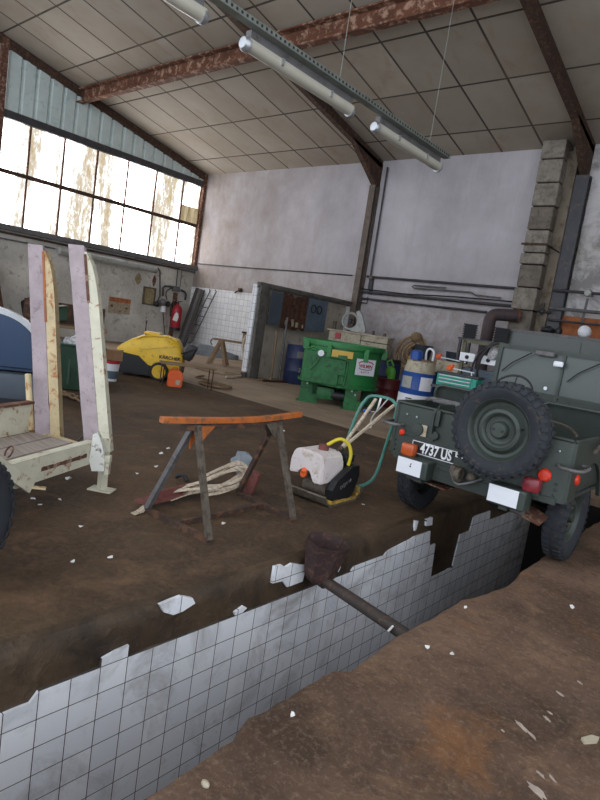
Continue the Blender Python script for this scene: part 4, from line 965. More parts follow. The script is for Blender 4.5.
def low_table():
    a = F(162, 386); c = F(211, 391); d = (c - a).normalized(); n = V((-d.y, d.x, 0)); L = (c - a).length; o = (a + c) / 2 + n * .2
    rz = math.atan2(d.y, d.x); t = thing('low_table', 'low brown-topped bench with thin metal legs in front of the pressure washer', 'table', o, rz)
    h = .455
    obj('table_top', B().box((0, 0, h), (L + .12, .44, .035), None, .008), 'oldwood', t)
    for x in (-L / 2, L / 2):
        for y in (-.19, .19): obj('leg', B().tube(smooth_path([(x, y, .0), (x, y, .36), (x * .985, y * .98, .42), (x * .94, y * .9, .437)], 4), .012, 8), 'rustdark', t, True)
    p = F(171, 387) + V((-.06, .12, 0)); rz = face(p) + .12
    t = thing('jerrycan', 'small bright orange jerrycan under the low bench', 'jerrycan', p, rz)
    q = B().prism([(-.145, 0), (.145, 0), (.145, .27), (.08, .34), (-.09, .34), (-.145, .28)], .17, XZ); bmesh.ops.bevel(q.bm, geom=list(q.bm.edges), offset=.02, segments=2, affect='EDGES'); obj('can_body', q, 'orangepl', t, True)
    obj('handle', B().tube(smooth_path([(-.10, 0, .33), (-.06, 0, .375), (.02, 0, .375), (.05, 0, .335)], 4), .016, 8), 'orangepl', t, True)
    obj('cap', B().cyl((.10, 0, .31), (.12, 0, .355), .028), 'black', t, True)
    obj('label', B().box((.055, -.087, .10), (.09, .004, .09)), 'beige', t)
    p = F(213, 386); q = B()
    for k in range(3): q.tube([p + V(((.30 + .05 * k) * math.cos(a) + .03 * k, (.24 + .04 * k) * math.sin(a), .02 + .012 * k + .01 * math.sin(3 * a))) for a in [2 * PI * i / 28 for i in range(28)]], .02, 6, True)
    q.tube(smooth_path([p + V((-.3, .1, .02)), p + V((-.6, .5, .02)), p + V((-1.1, .4, .02)), p + V((-1.4, .9, .02))], 5), .02, 6)
    tag(obj('hose_coil', q, 'rope', smooth=True), 'flat brown hose coil on the floor right of the low bench', 'hose')
low_table()
def left_wall_fittings():
    q = B(); a, c = AX(66, 250, W + .25), AX(152, 269, W + .25); z = 2.80; q.cyl((W + .27, 9.3, z), (W + .27, 13.0, z), .12, seg=24)
    for y in (9.3, 13.0): q.lathe([(0, .0), (.10, .0), (.13, .02), (.13, .06)], (W + .25, y - .03, z), AXY, 24)
    t = thing('round_duct', 'grey round duct tube running along the left wall under the windows', 'duct', (W + .25, 9.3, z)); obj('duct_tube', q, 'palegrey', t, True, world=True)
    objs('duct_clip', B().box((W + .16, 10.2, z + .08), (.3, .04, .06)).box((W + .16, 12.3, z + .08), (.3, .04, .06)), 'rust', t, world=True)
    q = B().cyl((W + .08, 6.0, 3.02), (W + .08, 14.2, 3.02), .03, seg=10); tag(obj('rusty_conduit', q, 'rustdark', smooth=True), 'rusty pipe running just under the window sill', 'pipe')
    q = B().cyl((W + .06, 5.0, 2.82), (W + .06, 9.25, 2.84), .022, seg=10); tag(obj('wall_pipe', q, 'greysteel', smooth=True), 'thin grey pipe on the left wall left of the round duct', 'pipe')
    # thin pipes to the meter
    P = lambda x, y, o=.06: AX(x, y, W + o)
    q = B().tube([P(152, 268), P(158, 268), P(160, 271), P(160, 296), P(157, 302)], .025, 8); tag(obj('drop_pipe', q, 'darksteel'), 'thin dark pipe dropping from the duct end past the wall niche', 'pipe')
    t = thing('meter_assembly', 'small grey valve and meter group on the left wall beside the niche', 'meter', P(162, 303))
    obj('meter_body', B().ball(P(163, 302, .16), .13, 12), 'greysteel', t, True, world=True); obj('meter_filter', B().cyl(P(163, 306, .12), P(163, 312, .12), .10), 'white', t, True, world=True)
    objs('valve', B().ball(P(157, 304, .14), .11, 10).ball(P(168, 304, .14), .11, 10), 'black', t, True, world=True)
    q = B().tube([P(163, 296), P(163, 288), P(165, 286), P(173, 287)], .035, 8).tube(smooth_path([P(167, 300), P(166, 294), P(168, 290), P(173, 288)], 4), .02, 8).tube([P(181, 290), P(185, 292), P(186, 295), P(185, 300)], .04, 8)
    objs('pipe_bend', q, 'darksteel', t, True, world=True)
    obj('drain_hose', B().tube(smooth_path([P(163, 312), P(164, 325), P(165, 340)], 4), .018, 6), 'black', t, world=True)
    t = thing('junction_box', 'grey electrical box with conduits on the left wall above the extinguisher', 'junction box', P(176, 288))
    obj('box_body', B().box(P(176, 289, .1), (.14, .30, .20), None, .02), 'greysteel', t, world=True)
    objs('conduit', B().tube([P(176, 287), P(178, 268), P(168, 266)], .02, 6).tube([P(180, 287), P(182, 270)], .014, 6), 'darksteel', t, world=True)
    q = B().box((W + .05, P(175, 300).y, 1.05), (.1, .14, 2.1)); tag(obj('rusty_post', q, 'rust'), 'rusty brown post standing on the left wall beside the extinguisher', 'post')
    # niche (recess with reveals)
    a, c = P(144, 287, 0), P(155, 306, 0); y0, y1 = a.y, AX(155, 290, W).y; z1, z0 = 2.12, 1.50
    t = thing('wall_niche', 'square pale yellow recess frame in the left wall', 'niche', (W, y0, z0))
    obj('niche_back', B().box((W + .006, (y0 + y1) / 2, (z0 + z1) / 2), (.012, y1 - y0, z1 - z0)), 'yellowdirt', t, world=True)
    q = B().box((W + .03, (y0 + y1) / 2, z1), (.06, y1 - y0, .04)).box((W + .03, (y0 + y1) / 2, z0), (.06, y1 - y0, .04)).box((W + .03, y0, (z0 + z1) / 2), (.06, .04, z1 - z0 + .04)).box((W + .03, y1, (z0 + z1) / 2), (.06, .04, z1 - z0 + .04)); obj('niche_frame', q, 'grime', t, world=True)
    # rusty warning plate
    y0, y1, z0, z1 = AX(109, 300, W).y, AX(130, 306, W).y, 1.02, 1.58
    t = thing('warning_plate', 'faded plate with a rust-orange top band on the left wall above the pressure washer', 'sign', (W, y0, z0))
    obj('plate_body', B().box((W + .012, (y0 + y1) / 2, (z0 + z1) / 2), (.016, y1 - y0, z1 - z0)), 'dirtyplate', t, world=True)
    bd = obj('top_band', B().box((W + .022, (y0 + y1) / 2, z1 - .08), (.01, y1 - y0, .15)), 'rustorange', t, world=True)
    objs('rust_spot', B().box((W + .022, y0 + .12, z0 + .25), (.008, .10, .07)).box((W + .022, y1 - .14, z0 + .22), (.008, .11, .06)).box((W + .022, (y0 + y1) / 2, z0 + .08), (.008, .08, .05)), 'rust', t, world=True)
    for px, py, w, h, l in ((139, 279, .30, .42, 'left'), (155, 281, .16, .42, 'right')):
        p = P(px, py); q = B(); q.prism([(p.y + w / 2 * math.cos(a) * r, p.z + h / 2 * math.sin(a) * r) for a, r in ((0, 1), (.8, .9), (1.5, 1.1), (2.4, .85), (3.2, 1), (4.1, .8), (4.8, 1.05), (5.6, .9))], .012, YZ, (W + .006, 0, 0)); tag(obj('rust_patch', q, 'yellowdirt' if l == 'left' else 'rust'), 'rusty patch of broken render above the niche, the %s one' % l, 'patch')
    # fire extinguisher
    p = AX(180, 334, W + .25); zb = .66
    t = thing('fire_extinguisher', 'large red fire extinguisher hanging on the left wall near the corner', 'fire extinguisher', (p.x, 14.22, zb), face((p.x, 14.22)))
    obj('cylinder', B().lathe([(0, .04), (.17, .04), (.19, .08), (.19, .80), (.15, .92), (.06, .98), (.05, 1.02), (0, 1.02)], (0, 0, 0), None, 24), 'red', t, True)
    obj('base_ring', B().lathe([(.17, 0), (.195, 0), (.195, .10), (.17, .10)], (0, 0, 0), None, 24, True), 'black', t, True)
    obj('valve_head', B().box((0, 0, 1.06), (.10, .09, .10), None, .02).box((.06, 0, 1.12), (.22, .05, .03), roty(-.25)), 'black', t)
    obj('hose', B().tube(smooth_path([(-.04, -.02, 1.07), (-.18, -.06, 1.08), (-.25, -.06, .9), (-.24, -.05, .5)], 5), .022, 8), 'black', t, True)
    obj('label', B().prism([(-.14, .38), (.04, .34), (.08, .52), (.05, .66), (-.03, .70), (-.10, .55)], .012, XZ, (0, -.195, 0)), 'paper', t)
left_wall_fittings()
def corner():
    # dark boards and a thin ladder against the tiled wall
    tops = [(190, 288), (195, 289), (200, 290)]; 
    for k, m in enumerate(('darkboard', 'greysteel', 'darkboard')):
        x0 = -18.62 + .18 * k; q = B(); a = V((x0 + .02, D - .72, .02)); e = V((x0 + .06, D - .12, 2.42 - .03 * k))
        q.bar(a, e, .17, .04, (0, 1, .2)); tag(obj('leaning_plank', q, m), ['dark plank leaning in the room corner, leftmost of three', 'grey plank leaning in the room corner, middle of three', 'dark plank leaning in the room corner, next to the ladder'][k], 'plank', 'planks leaning in the room corner')
    t = thing('metal_ladder', 'thin dark metal ladder leaning on the white tiles', 'ladder', (-17.9, D - .5, 0))
    for s in (0, 1): obj('rail', B().tube([(-18.12 + .36 * s, D - .85, .02), (-17.82 + .36 * s, D - .09, 2.36)] + [(-17.80 + .36 * s, D - .16, 2.42)], .022, 8), 'darksteel', t, world=True)
    for k in range(6):
        f = .12 + .15 * k; obj('rung', B().cyl((-18.12 + .30 * f, D - .85 + .76 * f, .02 + 2.34 * f), (-17.76 + .30 * f, D - .85 + .76 * f, .02 + 2.34 * f), .016, seg=8), 'darksteel', t, True, world=True)
    # tarpaulin heap
    c = V((-16.3, 14.0, 0)); q = B(); q.ball((0, 0, 0), 1, 24, (1.0, .5, .40))
    for v in q.bm.verts: v.co += v.co * noise.noise(v.co * 2.2) * .35; v.co.z = max(v.co.z, .0)
    for v in q.bm.verts: v.co.z *= .95
    o = obj('tarpaulin', q, 'tarp', smooth=True); o.location = c; o.rotation_euler = (0, 0, .6); tag(o, 'grey tarpaulin heaped on the floor below the ladder', 'tarpaulin')
    # wooden bench: A frame with plank, boxed motor on top
    a = F(221, 365); rz = .62; t = thing('wooden_workhorse', 'old brown wooden workhorse bench in front of the tiled back wall', 'bench', a, rz)
    obj('bench_plank', B().box((.95, 0, .78), (2.5, .30, .06)), 'oldwood', t)
    for x0, x1, y in ((-.38, -.10, -.16), (.16, -.06, -.16), (-.38, -.10, .16), (.16, -.06, .16), (1.68, 1.6, 0)): obj('leg', B().bar((x0, y * 1.4, .0), (x1, y * .6, .75), .09, .06, (0, 1, 0)), 'oldwood', t)
    obj('bench_hook', B().tube(smooth_path([(-.28, 0, .80), (-.38, 0, .76), (-.42, 0, .66), (-.36, 0, .58)], 4), .02, 6), 'darksteel', t)
    o = thing('wooden_box', 'dark wooden box standing on the right end of the workhorse', 'box', a + rotz(rz) @ V((.95, 0, .812)), rz)
    obj('box_body', B().box((0, 0, .14), (.72, .36, .28)), 'oldwood', o); obj('box_lid', B().box((0, 0, .30), (.80, .42, .05)).box((.08, 0, .34), (.25, .2, .06), None, .02), 'rustdark', o)
    # pale hose loop hanging off the bench
    q = B().tube(smooth_path([F(226, 377, .03), F(236, 377, .03), F(243, 374, .08), AY(244, 360, 11.4), AY(243, 345, 11.4), AY(246, 336, 11.5), AY(251, 338, 11.6)], 6), .035, 8)
    tag(obj('pale_hose', q, 'strap', smooth=True), 'pale hose rising from the floor beside the tiled pier', 'hose')
    q = B(); p = F(216, 374)
    for k, (dx, dy, r) in enumerate(((0, 0, .1), (.5, .3, .35), (-.5, .1, -.2), (.2, .6, .6))): q.bar(p + V((dx - .5, dy, .02)), p + V((dx + .5, dy + r, .02)), .09, .02)
    objl = objs('floor_lath', q, 'oldwood')
    for o, l in zip(objl, ('front one', 'right one', 'left one', 'back one')): tag(o, 'thin wooden lath on the floor below the workhorse, the %s' % l, 'lath', 'laths below the workhorse')
    q = B(); p = AY(240, 290, D - .08); q.box(p, (.12, .12, .14), None, .02).bar(p, p + V((-.2, -.06, -.12)), .05, .04); tag(obj('wall_tap', q, 'rustdark'), 'small rusty bracket on the top edge of the white tiles', 'bracket')
corner()
# ------------------------------------------------------------------ booth, mixer and the clutter behind the car
def booth():
    X = -11.0; y0, y1 = 10.75, D - .02; zt = 2.47
    q = B().box((X - .09, y0 + .12, zt / 2 + .09), (.16, .24, zt - .18)); o = struct('trim_15', q, 'walltile_y', 'narrow white tiled pier at the open end of the booth wall', 'pier')
    q = B().box((X - .09, y0 + .12, .07), (.18, .26, .14)); struct('trim_16', q, 'darksteel', 'dark plinth under the white tiled pier', 'plinth')
    q = B()
    for k in range(9):
        z = .35 + k * .25; q.box((X - .30, y0 + .12, z), (.06 + rnd.uniform(-.03, .05), .2, .2 + rnd.uniform(-.05, .04)))
    q = B().box((X - .30, (y0 + y1) / 2 + .3, zt / 2), (.12, y1 - y0 - .6, zt)); struct('wall_booth', q, 'boothwall', 'grey-beige wall at the back of the open booth', 'wall')
    q = B().box((X + .04, y0 + .16, zt / 2), (.12, .22, zt)).box((X + .02, y0 + .36, zt / 2), (.08, .10, zt)); struct('trim_17', q, 'jamb', 'dark grey jamb beside the white tiled pier', 'jamb')
    q = B().box((X + .04, (y0 + y1) / 2, zt + .02), (.14, y1 - y0, .09)).box((X + .0, (y0 + y1) / 2, zt - .06), (.06, y1 - y0, .05)); struct('trim_18', q, 'jamb', 'grey header beam along the top of the open booth', 'beam')
    # hanging sheets
    def hang(ya, yb, za, zb, m, lab, ragged=False, name='hanging_sheet'):
        t = thing(name, lab, 'sheet', (X + .135, ya, za)); n = 14; pl = []
        for k in range(n + 1):
            y = ya + (yb - ya) * k / n; pl.append((y, za + (noise.noise((y * 5, za, 2)) * .05 if ragged else 0)))
        for k in range(n + 1):
            y = yb - (yb - ya) * k / n; pl.append((y, zb + (-.05 + noise.noise((y * 6, zb, 5)) * .10 if ragged else 0)))
        obj('sheet', B().prism(pl, .02, YZ, (X + .135, 0, 0)), m, t, world=True)
        return t
    hang(11.16, 11.62, 1.50, 2.36, 'steelbluedk', 'narrow blue-grey sheet hanging at the left end of the booth opening')
    t = hang(11.64, 12.66, 1.45, 2.42, 'rustsheet', 'ragged brown rusted sheet hanging in the middle of the booth opening', True)
    objs('sheet_tear', B().box((X + .15, 11.86, 1.60), (.012, .10, .14)).box((X + .15, 12.12, 1.62), (.012, .08, .2), rotx(.2)).box((X + .15, 12.30, 1.58), (.012, .10, .14)).box((X + .15, 12.55, 1.56), (.012, .05, .1)), 'beige', t, world=True)
    t = hang(12.68, 13.55, 1.48, 2.38, 'steelblue', 'pale blue sheet with two dark rings hanging at the right of the booth opening')
    for y in (12.92, 13.18): obj('ring', B().tube([(X + .155, y + .10 * math.cos(a), 2.10 + .11 * math.sin(a)) for a in [2 * PI * k / 20 for k in range(20)]], .018, 6, True), 'black', t, True, world=True); 
    # poles leaning, board on the floor
    for i, (p, e, m, l) in enumerate((((271, 378), (266, 330), 'oldwood', 'short brown pole leaning beside the booth jamb'), ((279, 380), (284, 325), 'greysteel', 'long grey pole leaning in front of the blue drum'))):
        a = AX(p[0], p[1], X + .30); a.z = .02; q = B().cyl(a, (X + .22, a.y + .06, 1.75 if i else 1.35), .03, seg=10); tag(obj('pole', q, m, smooth=True), l, 'pole')
    a = F(262, 382); q = B().bar(V((-10.55, 10.95, .03)), V((-10.45, 12.2, .03)), .08, .05); tag(obj('floor_batten', q, 'rustdark'), 'dark batten lying along the foot of the booth opening', 'batten')
    # oil drums
    def drum(name, lab, loc, r, h, m, bands=True):
        t = thing(name, lab, 'drum', loc, face(loc))
        prof = [(0, .01), (r * .96, .01), (r * .98, 0), (r, .01), (r, h * .32), (r * 1.025, h * .34), (r, h * .36), (r, h * .65), (r * 1.025, h * .67), (r, h * .69), (r, h - .01), (r * 1.01, h), (r * .97, h), (r * .96, h - .02), (0, h - .02)]
        obj('drum_body', B().lathe(prof, (0, 0, 0), None, 32), m, t, True); obj('bung', B().cyl((r * .5, 0, h - .02), (r * .5, 0, h + .005), .035), 'grime', t); return t
    def patch(t, name, r, a0, a1, z0, z1, m):
        n = 8; vs = []
        for k in range(n + 1):
            a = a0 + (a1 - a0) * k / n
            for rr, z in ((r, z0), (r, z1), (r - .006, z1), (r - .006, z0)): vs.append(V((rr * math.sin(a), -rr * math.cos(a), z)))
        fs = [(k * 4 + j, k * 4 + (j + 1) % 4, k * 4 + 4 + (j + 1) % 4, k * 4 + 4 + j) for k in range(n) for j in range(4)] + [(0, 1, 2, 3), (n * 4, n * 4 + 3, n * 4 + 2, n * 4 + 1)]
        return obj(name, B().add(vs, fs), m, t, True)
    t = drum('oil_drum', 'dark blue oil drum with a grey label standing in the booth opening', (-10.47, 12.16, 0), .36, 1.04, 'navy'); patch(t, 'label', .378, -.15, .45, .72, .90, 'greysteel')
    p = put_text('34', .16, 'alu', t, (.10, -.372, .40), (PI / 2, 0, .2), 'drum_number', ext=.003, bold=True)
    drum('oil_drum', 'plain dark blue oil drum behind the green mixer, beside the labelled one', (-10.9, 12.95, 0), .30, 1.02, 'navy')
    # cream machine with flywheel guard behind the mixer
    c = V((-9.85, 13.85, 0)); t = thing('belt_driven_machine', 'beige cabinet machine with a round flywheel on top behind the green mixer', 'machine', c, face(c) * .55)
    obj('cabinet', B().box((.1, 0, .79), (1.75, .6, 1.58), None, .03), 'beige', t); obj('cabinet_top', B().box((.1, 0, 1.60), (1.85, .66, .05), None, .01), 'beige', t)
    objs('panel_seam', B().box((.62, -.305, 1.42), (.9, .01, .03)).box((.20, -.305, 1.4), (.02, .01, .3)), 'grime', t)
    obj('red_switch', B().box((-.48, -.32, 1.46), (.16, .05, .16), None, .01), 'red', t)
    fw = obj('flywheel', B().lathe([(.20, -.04), (.25, -.05), (.27, 0), (.25, .05), (.20, .04)], (-.28, 0, 1.92), AXY, 32, True), 'palegrey', t, True)
    obj('hub', B().lathe([(0, -.06), (.05, -.06), (.07, 0), (.05, .06), (0, .06)], (-.28, 0, 1.92), AXY, 16), 'black', fw, True)
    obj('belt_guard', B().prism([(-.20, 1.64), (.24, 1.64), (.24, 1.75), (.10, 2.1), (-.02, 2.25), (-.10, 2.20), (.0, 1.95), (-.05, 1.75), (-.2, 1.70)], .1, XZ, (0, -.12, 0)), 'palegrey', t, True)
    objs('oil_cup', B().cyl((.45, 0, 1.62), (.45, 0, 1.74), .035, seg=10).cyl((.78, 0, 1.62), (.78, 0, 1.72), .045, seg=10).cyl((-.70, -.1, 1.62), (-.70, -.1, 1.86), .05, seg=10), 'grime', t, True)
    return drum, patch
drum, patch = booth()
def mixer():
    c = V((-7.75, 10.45, 0)); rz = face(c) + .02
    t = thing('pan_mixer', 'big bright green round pan mixer on short legs behind the compactor', 'mixer', c, rz)
    R = .85
    tb = obj('pan', B().lathe([(0, .44), (R, .44), (R + .06, .44), (R + .06, .47), (R, .47), (R, 1.24), (R + .05, 1.25), (R + .05, 1.31), (R - .03, 1.31), (R - .03, .5), (0, .5)], (0, 0, 0), None, 48), 'green', t, True)
    obj('pan_cover', B().lathe([(0, 1.29), (R - .03, 1.29), (R - .03, 1.27), (0, 1.27)], (0, 0, 0), None, 40), 'greendk', t)
    obj('rim_lip', B().lathe([(R + .02, 1.28), (R + .07, 1.28), (R + .07, 1.36), (R + .02, 1.36)], (0, 0, 0), None, 48, True), 'green', t, True)
    # front housings
    obj('door_housing', B().box((-.33, -.80, .82), (.86, .22, .62), None, .02), 'greendk', t)
    obj('drive_cover', B().box((-.40, -.84, .60), (.74, .22, .26), None, .02), 'greendk', t)
    objs('rim_tab', B().box((-.30, -.86, 1.17), (.09, .12, .28), None, .01).box((.48, -.74, 1.17), (.10, .12, .26), None, .01).box((-.80, -.42, 1.22), (.12, .14, .2), None, .01).box((.90, -.12, 1.22), (.12, .14, .2), None, .01), 'green', t)
    obj('hydraulic_pipe', B().tube(smooth_path([(-.72, -.72, 1.16), (-.60, -.88, 1.20), (-.48, -.92, 1.10), (-.52, -.95, .9), (-.66, -.93, .7), (-.7, -.86, .56)], 5), .02, 8), 'greendk', t, True)
    obj('side_pipe', B().tube(smooth_path([(-.28, -.95, 1.05), (.05, -.95, 1.04), (.12, -.95, .98), (.12, -.95, .70), (.10, -.93, .5)], 4), .022, 8).tube([(-.12, -.94, .72), (.12, -.96, .72)], .02, 8), 'greendk', t, True)
    obj('pressure_gauge', B().cyl((-.46, -.90, 1.10), (-.46, -.98, 1.10), .065, seg=16), 'white', t, True)
    objs('round_port', B().cyl((-.62, -.86, .98), (-.62, -.94, .98), .08, seg=14).cyl((.15, -.84, .5), (.15, -.9, .5), .05, seg=12), 'greendk', t, True)
    obj('data_plate', B().box((-.02, -.90, 1.14), (.44, .015, .14), rotz(.03)), 'yellowpaint', t)
    lb = obj('maker_label', B().box((.50, -.735, .93), (.50, .014, .34), rotz(.62)), 'white', t)
    n = V((math.sin(.62), -math.cos(.62), 0)); e = V((math.cos(.62), math.sin(.62), 0)); lc = V((.50, -.735, .93)) + n * .009
    put_text('WILMIN', .10, 'inkred', lb, lc + V((0, 0, .02)), (PI / 2, 0, .62), 'label_print', ext=.002, bold=True)
    put_text('RUSSE', .06, 'inkred', lb, lc + V((0, 0, -.10)), (PI / 2, 0, .62), 'label_print', ext=.002, space=1.5)
    q = B(); q.ribbon([lc + e * (.19 * math.cos(a)) + V((0, 0, .07 + .06 * math.sin(a))) for a in [PI * k / 14 for k in range(15)]], .022, .003, n); obj('label_arc', q, 'inkred', lb)
    q = B(); q.ribbon([lc + e * (.17 * math.cos(a)) + V((0, 0, -.02 - .03 * math.sin(a))) for a in [PI * k / 10 for k in range(11)]], .016, .003, n); obj('label_arc', q, 'greysteel', lb)
    # legs: upright channels on foot plates
    for x, y in ((-.66, -.46), (.30, -.72), (.70, .35), (-.42, .66)):
        lg = obj('leg', B().box((x, y, .23), (.26, .05, .46)).box((x - .12, y + .06, .23), (.03, .14, .46)).box((x + .12, y + .06, .23), (.03, .14, .46)).box((x + .18, y + .04, .10), (.16, .14, .2)), 'greendk', t)
        obj('foot_plate', B().box((x + .03, y + .02, .012), (.44, .24, .024)), 'greendk', lg)
    objs('leg_bolt', B().cyl((-.66, -.48, .40), (-.66, -.53, .40), .022, seg=8).cyl((.30, -.74, .40), (.30, -.79, .40), .022, seg=8).cyl((.38, -.74, .33), (.38, -.79, .33), .022, seg=8), 'alu', t)
    obj('gearbox', B().cyl((0, 0, .16), (0, 0, .44), .36, .42, 24).box((-.25, -.50, .26), (.38, .42, .26), None, .03), 'greendk', t, True)
    obj('motor', B().cyl((-.12, -.62, .24), (.16, -.62, .24), .11, seg=16), 'black', t, True)
mixer()
def behind_car():
    # labelled blue and white drum
    c = AY(416, 390, 8.9); c = V((-5.85, 10.55, 0)); t = drum('chemical_drum', 'blue and white labelled drum with a cream top standing behind the car', c, .335, 1.02, 'bluetin')
    patch(t, 'white_band', .346, -1.5, 1.5, .22, .58, 'white'); patch(t, 'label', .348, -1.05, -.35, .70, .93, 'palegrey'); patch(t, 'label', .348, .15, .95, .68, .95, 'white')
    b = patch(t, 'label_picture', .352, -.1, .35, .30, .46, 'oldwood'); objs('label_print', B().box((-.12, -.345, .50), (.12, .012, .02)).box((-.10, -.345, .46), (.14, .012, .02)).box((-.06, -.345, .42), (.08, .012, .02)).box((-.02, -.352, .38), (.05, .012, .04)), 'ink', t)
    obj('drum_cover', B().lathe([(.0, 1.02), (.31, 1.02), (.30, 1.10), (.26, 1.24), (.0, 1.26)], (0, 0, 0), None, 28), 'beige', t, True)
    o = obj('blue_can', B().lathe([(0, 0), (.12, 0), (.12, .17), (.06, .20), (0, .20)], (0, 0, 0), None, 20), 'bluetin', None, True); o.location = c + V((-.10, -.05, 1.262)); tag(o, 'small blue can standing on the cream drum top', 'can')
    q = B(); p = c + V((.14, .05, 1.262)); q.tube(smooth_path([p + V((-.10, .05, .03)), p + V((-.08, 0, .20)), p + V((0, -.02, .26)), p + V((.09, -.02, .20)), p + V((.08, 0, .03))], 5), .022, 8); tag(obj('white_hook', q, 'white', smooth=True), 'curved white hose end standing on the cream drum top', 'hose')
    cx = AY(450, 366, 11.35).x; drum('oil_drum', 'dark navy drum under the beige case, right of the blue and white drum', (cx, 11.35, 0), .33, 1.05, 'navy')
    # dark red can and dark drums left of it
    c = V((-7.35, 11.9, 0)); t = drum('red_drum', 'dark red metal drum between the green mixer and the blue and white drum', c, .28, .66, 'darkred')
    c = V((-7.95, 12.7, 0)); t = drum('oil_drum', 'dark drum with a white letter F behind the right end of the green mixer', c, .32, 1.0, 'navy'); put_text('F', .2, 'alu', t, (.12, -.335, .55), (PI / 2, 0, .3), 'drum_letter', ext=.004, bold=True)
    obj('drum_lid', B().cyl((0, 0, 1.0), (0, 0, 1.10), .31, seg=24), 'black', t, True)
    q = B(); p = AY(384, 366, 12.1); q.ball((0, 0, .12), .12, 12, (1.1, .8, .9)).cyl((0.04, 0, .0), (0.04, 0, .12), .09).tube([(-.06, -.04, .2), (-.1, -.06, .30), (0, -.05, .34), (.08, -.04, .24)], .02, 6)
    o = obj('green_sprayer', q, 'limegreen', smooth=True); o.location = V((-7.35, 11.9, .667)); o.scale = (1, 1, 1.3); tag(o, 'bright green plastic sprayer head standing on the dark red drum', 'sprayer')
    # rope coil hanging on a stand, yellow piece
    c = AY(413, 348, 14.45); t = thing('rope_stand', 'thick coil of brown rope hung over a dark stand against the back wall', 'rope coil', (c.x, c.y, 0), face(c) * .6)
    obj('stand', B().cyl((0, .08, 0), (0, .08, c.z + .25), .05, seg=10).box((0, .08, .02), (.5, .4, .04)).cyl((0, .14, c.z + .22), (0, -.16, c.z + .22), .04, seg=8), 'rustdark', t)
    for k in range(8):
        r1, r2 = .40 - .034 * k + rnd.uniform(-.03, .03), .46 - .038 * k + rnd.uniform(-.03, .03)
        obj('rope_turn', B().tube([(r1 * math.cos(a) + .02 * k - .06, -.04 - .02 * k + .05 * math.sin(a * 2 + k), c.z - .14 + r2 * math.sin(a) + .25 * r1 * math.cos(a)) for a in [2 * PI * i / 28 for i in range(28)]], .024, 7, True), 'rope' if k % 2 else 'ropelight', t, True)
    obj('rope_tail', B().tube(smooth_path([(-.36, -.02, c.z - .10), (-.42, -.04, c.z - .40), (-.44, -.04, c.z - .7), (-.35, -.1, c.z - .75)], 5), .03, 7), 'rope', t, True)
    obj('rope_head', B().ball((.06, -.08, c.z + .30), .17, 14, (1, .8, .9)), 'rope', t, True)
    p = AY(409, 372, 12.6); p.z = 0; o = obj('yellow_post', B().cyl((0, 0, 0), (0, 0, 1.25), .09, seg=14).cyl((0, 0, 1.25), (0, 0, 1.30), .05, seg=12), 'yellowdk', None, True); o.location = p; tag(o, 'yellow upright gas bottle below the hanging rope coil', 'gas bottle')
    # bench along the wall with buckets
    t = thing('back_bench', 'dark wooden bench against the back wall behind the drums', 'bench', (-7.0, 13.7, 0)); obj('bench_top', B().box((0, 0, 1.16), (1.3, .7, .08)), 'oldwood', t)
    for x in (-.58, .58):
        for y in (-.28, .28): obj('leg', B().box((x, y, .56), (.09, .09, 1.12)), 'oldwood', t)
    obj('shelf', B().box((0, 0, .5), (1.2, .6, .05)), 'oldwood', t)
    for px, r, h, l in ((423, .24, .36, 'larger dark bucket on the back bench beside the rope coil'), (455, .22, .30, 'smaller dark blue bucket on the back bench left of the rack')):
        x = AY(px, 352, 13.6).x; t = thing('bucket', l, 'bucket', (x, 13.6, 1.201)); obj('bucket_body', B().lathe([(0, 0), (r * .75, 0), (r, h), (r * .94, h), (r * .7, .03), (0, .03)], (0, 0, 0), None, 24), 'navydark', t, True)
        obj('handle', B().tube([(r * math.cos(a), r * math.sin(a) * -.6, h - .02 - .1 * math.sin(a)) for a in [PI * k / 10 for k in range(11)]], .01, 6), 'black', t, True)
    # work table with toolbox, clamps and equipment rack
    t = thing('work_table', 'steel work table behind the car carrying a toolbox and rack', 'table', (-4.20, 9.75, 0)); obj('table_top', B().box((0, 0, .92), (1.28, 1.1, .05)), 'darksteel', t)
    for x in (-.5, .5):
        for y in (-.48, .48): obj('leg', B().box((x, y, .447), (.06, .06, .895)), 'darksteel', t)
    c = V((-4.46, 9.48, .946)); t = thing('toolbox', 'teal metal toolbox with silver drawer fronts on the work table', 'toolbox', c, .12)
    obj('case', B().box((0, 0, .10), (.70, .34, .20), None, .01), 'teal', t); obj('lid', B().box((0, .02, .22), (.74, .38, .035), None, .01), 'darksteel', t)
    for z in (.055, .115, .17):
        dr = obj('drawer', B().box((-.03, -.175, z), (.58, .014, .048)), 'teal', t); obj('drawer_strip', B().box((-.03, -.188, z + .012), (.55, .014, .016)), 'alu', dr)
    c = V((cx + .06, 11.35, 1.056)); o = obj('beige_case', B().box((0, 0, .13), (.60, .34, .26), None, .02), 'beige'); o.location = c; tag(o, 'beige metal case standing on the navy drum behind the toolbox', 'case')
    def clamp(lab, a, e, z):
        a = V(a); e = V(e); t = thing('bar_clamp', lab, 'clamp', a, 0, 'orange bar clamps'); obj('bar', B().bar(a, e, .02, .02), 'alu', t, world=True)
        obj('clamp_head', B().box(a, (.12, .05, .09), rotz(.5), .015).cyl(a + V((0, 0, -.04)), a + V((.05, 0, .06)), .03, seg=8), 'orangepl', t, world=True)
        d = (e - a) * .9; obj('clamp_jaw', B().bar(a + d, a + d + V((.01, 0, -.12)), .02, .02), 'alu', t, world=True)
    clamp('orange-headed bar clamp on top of the beige case', (cx - .22, 11.20, 1.385), (cx + .36, 11.28, 1.352), 0)
    clamp('orange-headed bar clamp lying on the toolbox lid', (-4.66, 9.45, 1.262), (-4.25, 9.55, 1.242), 0)
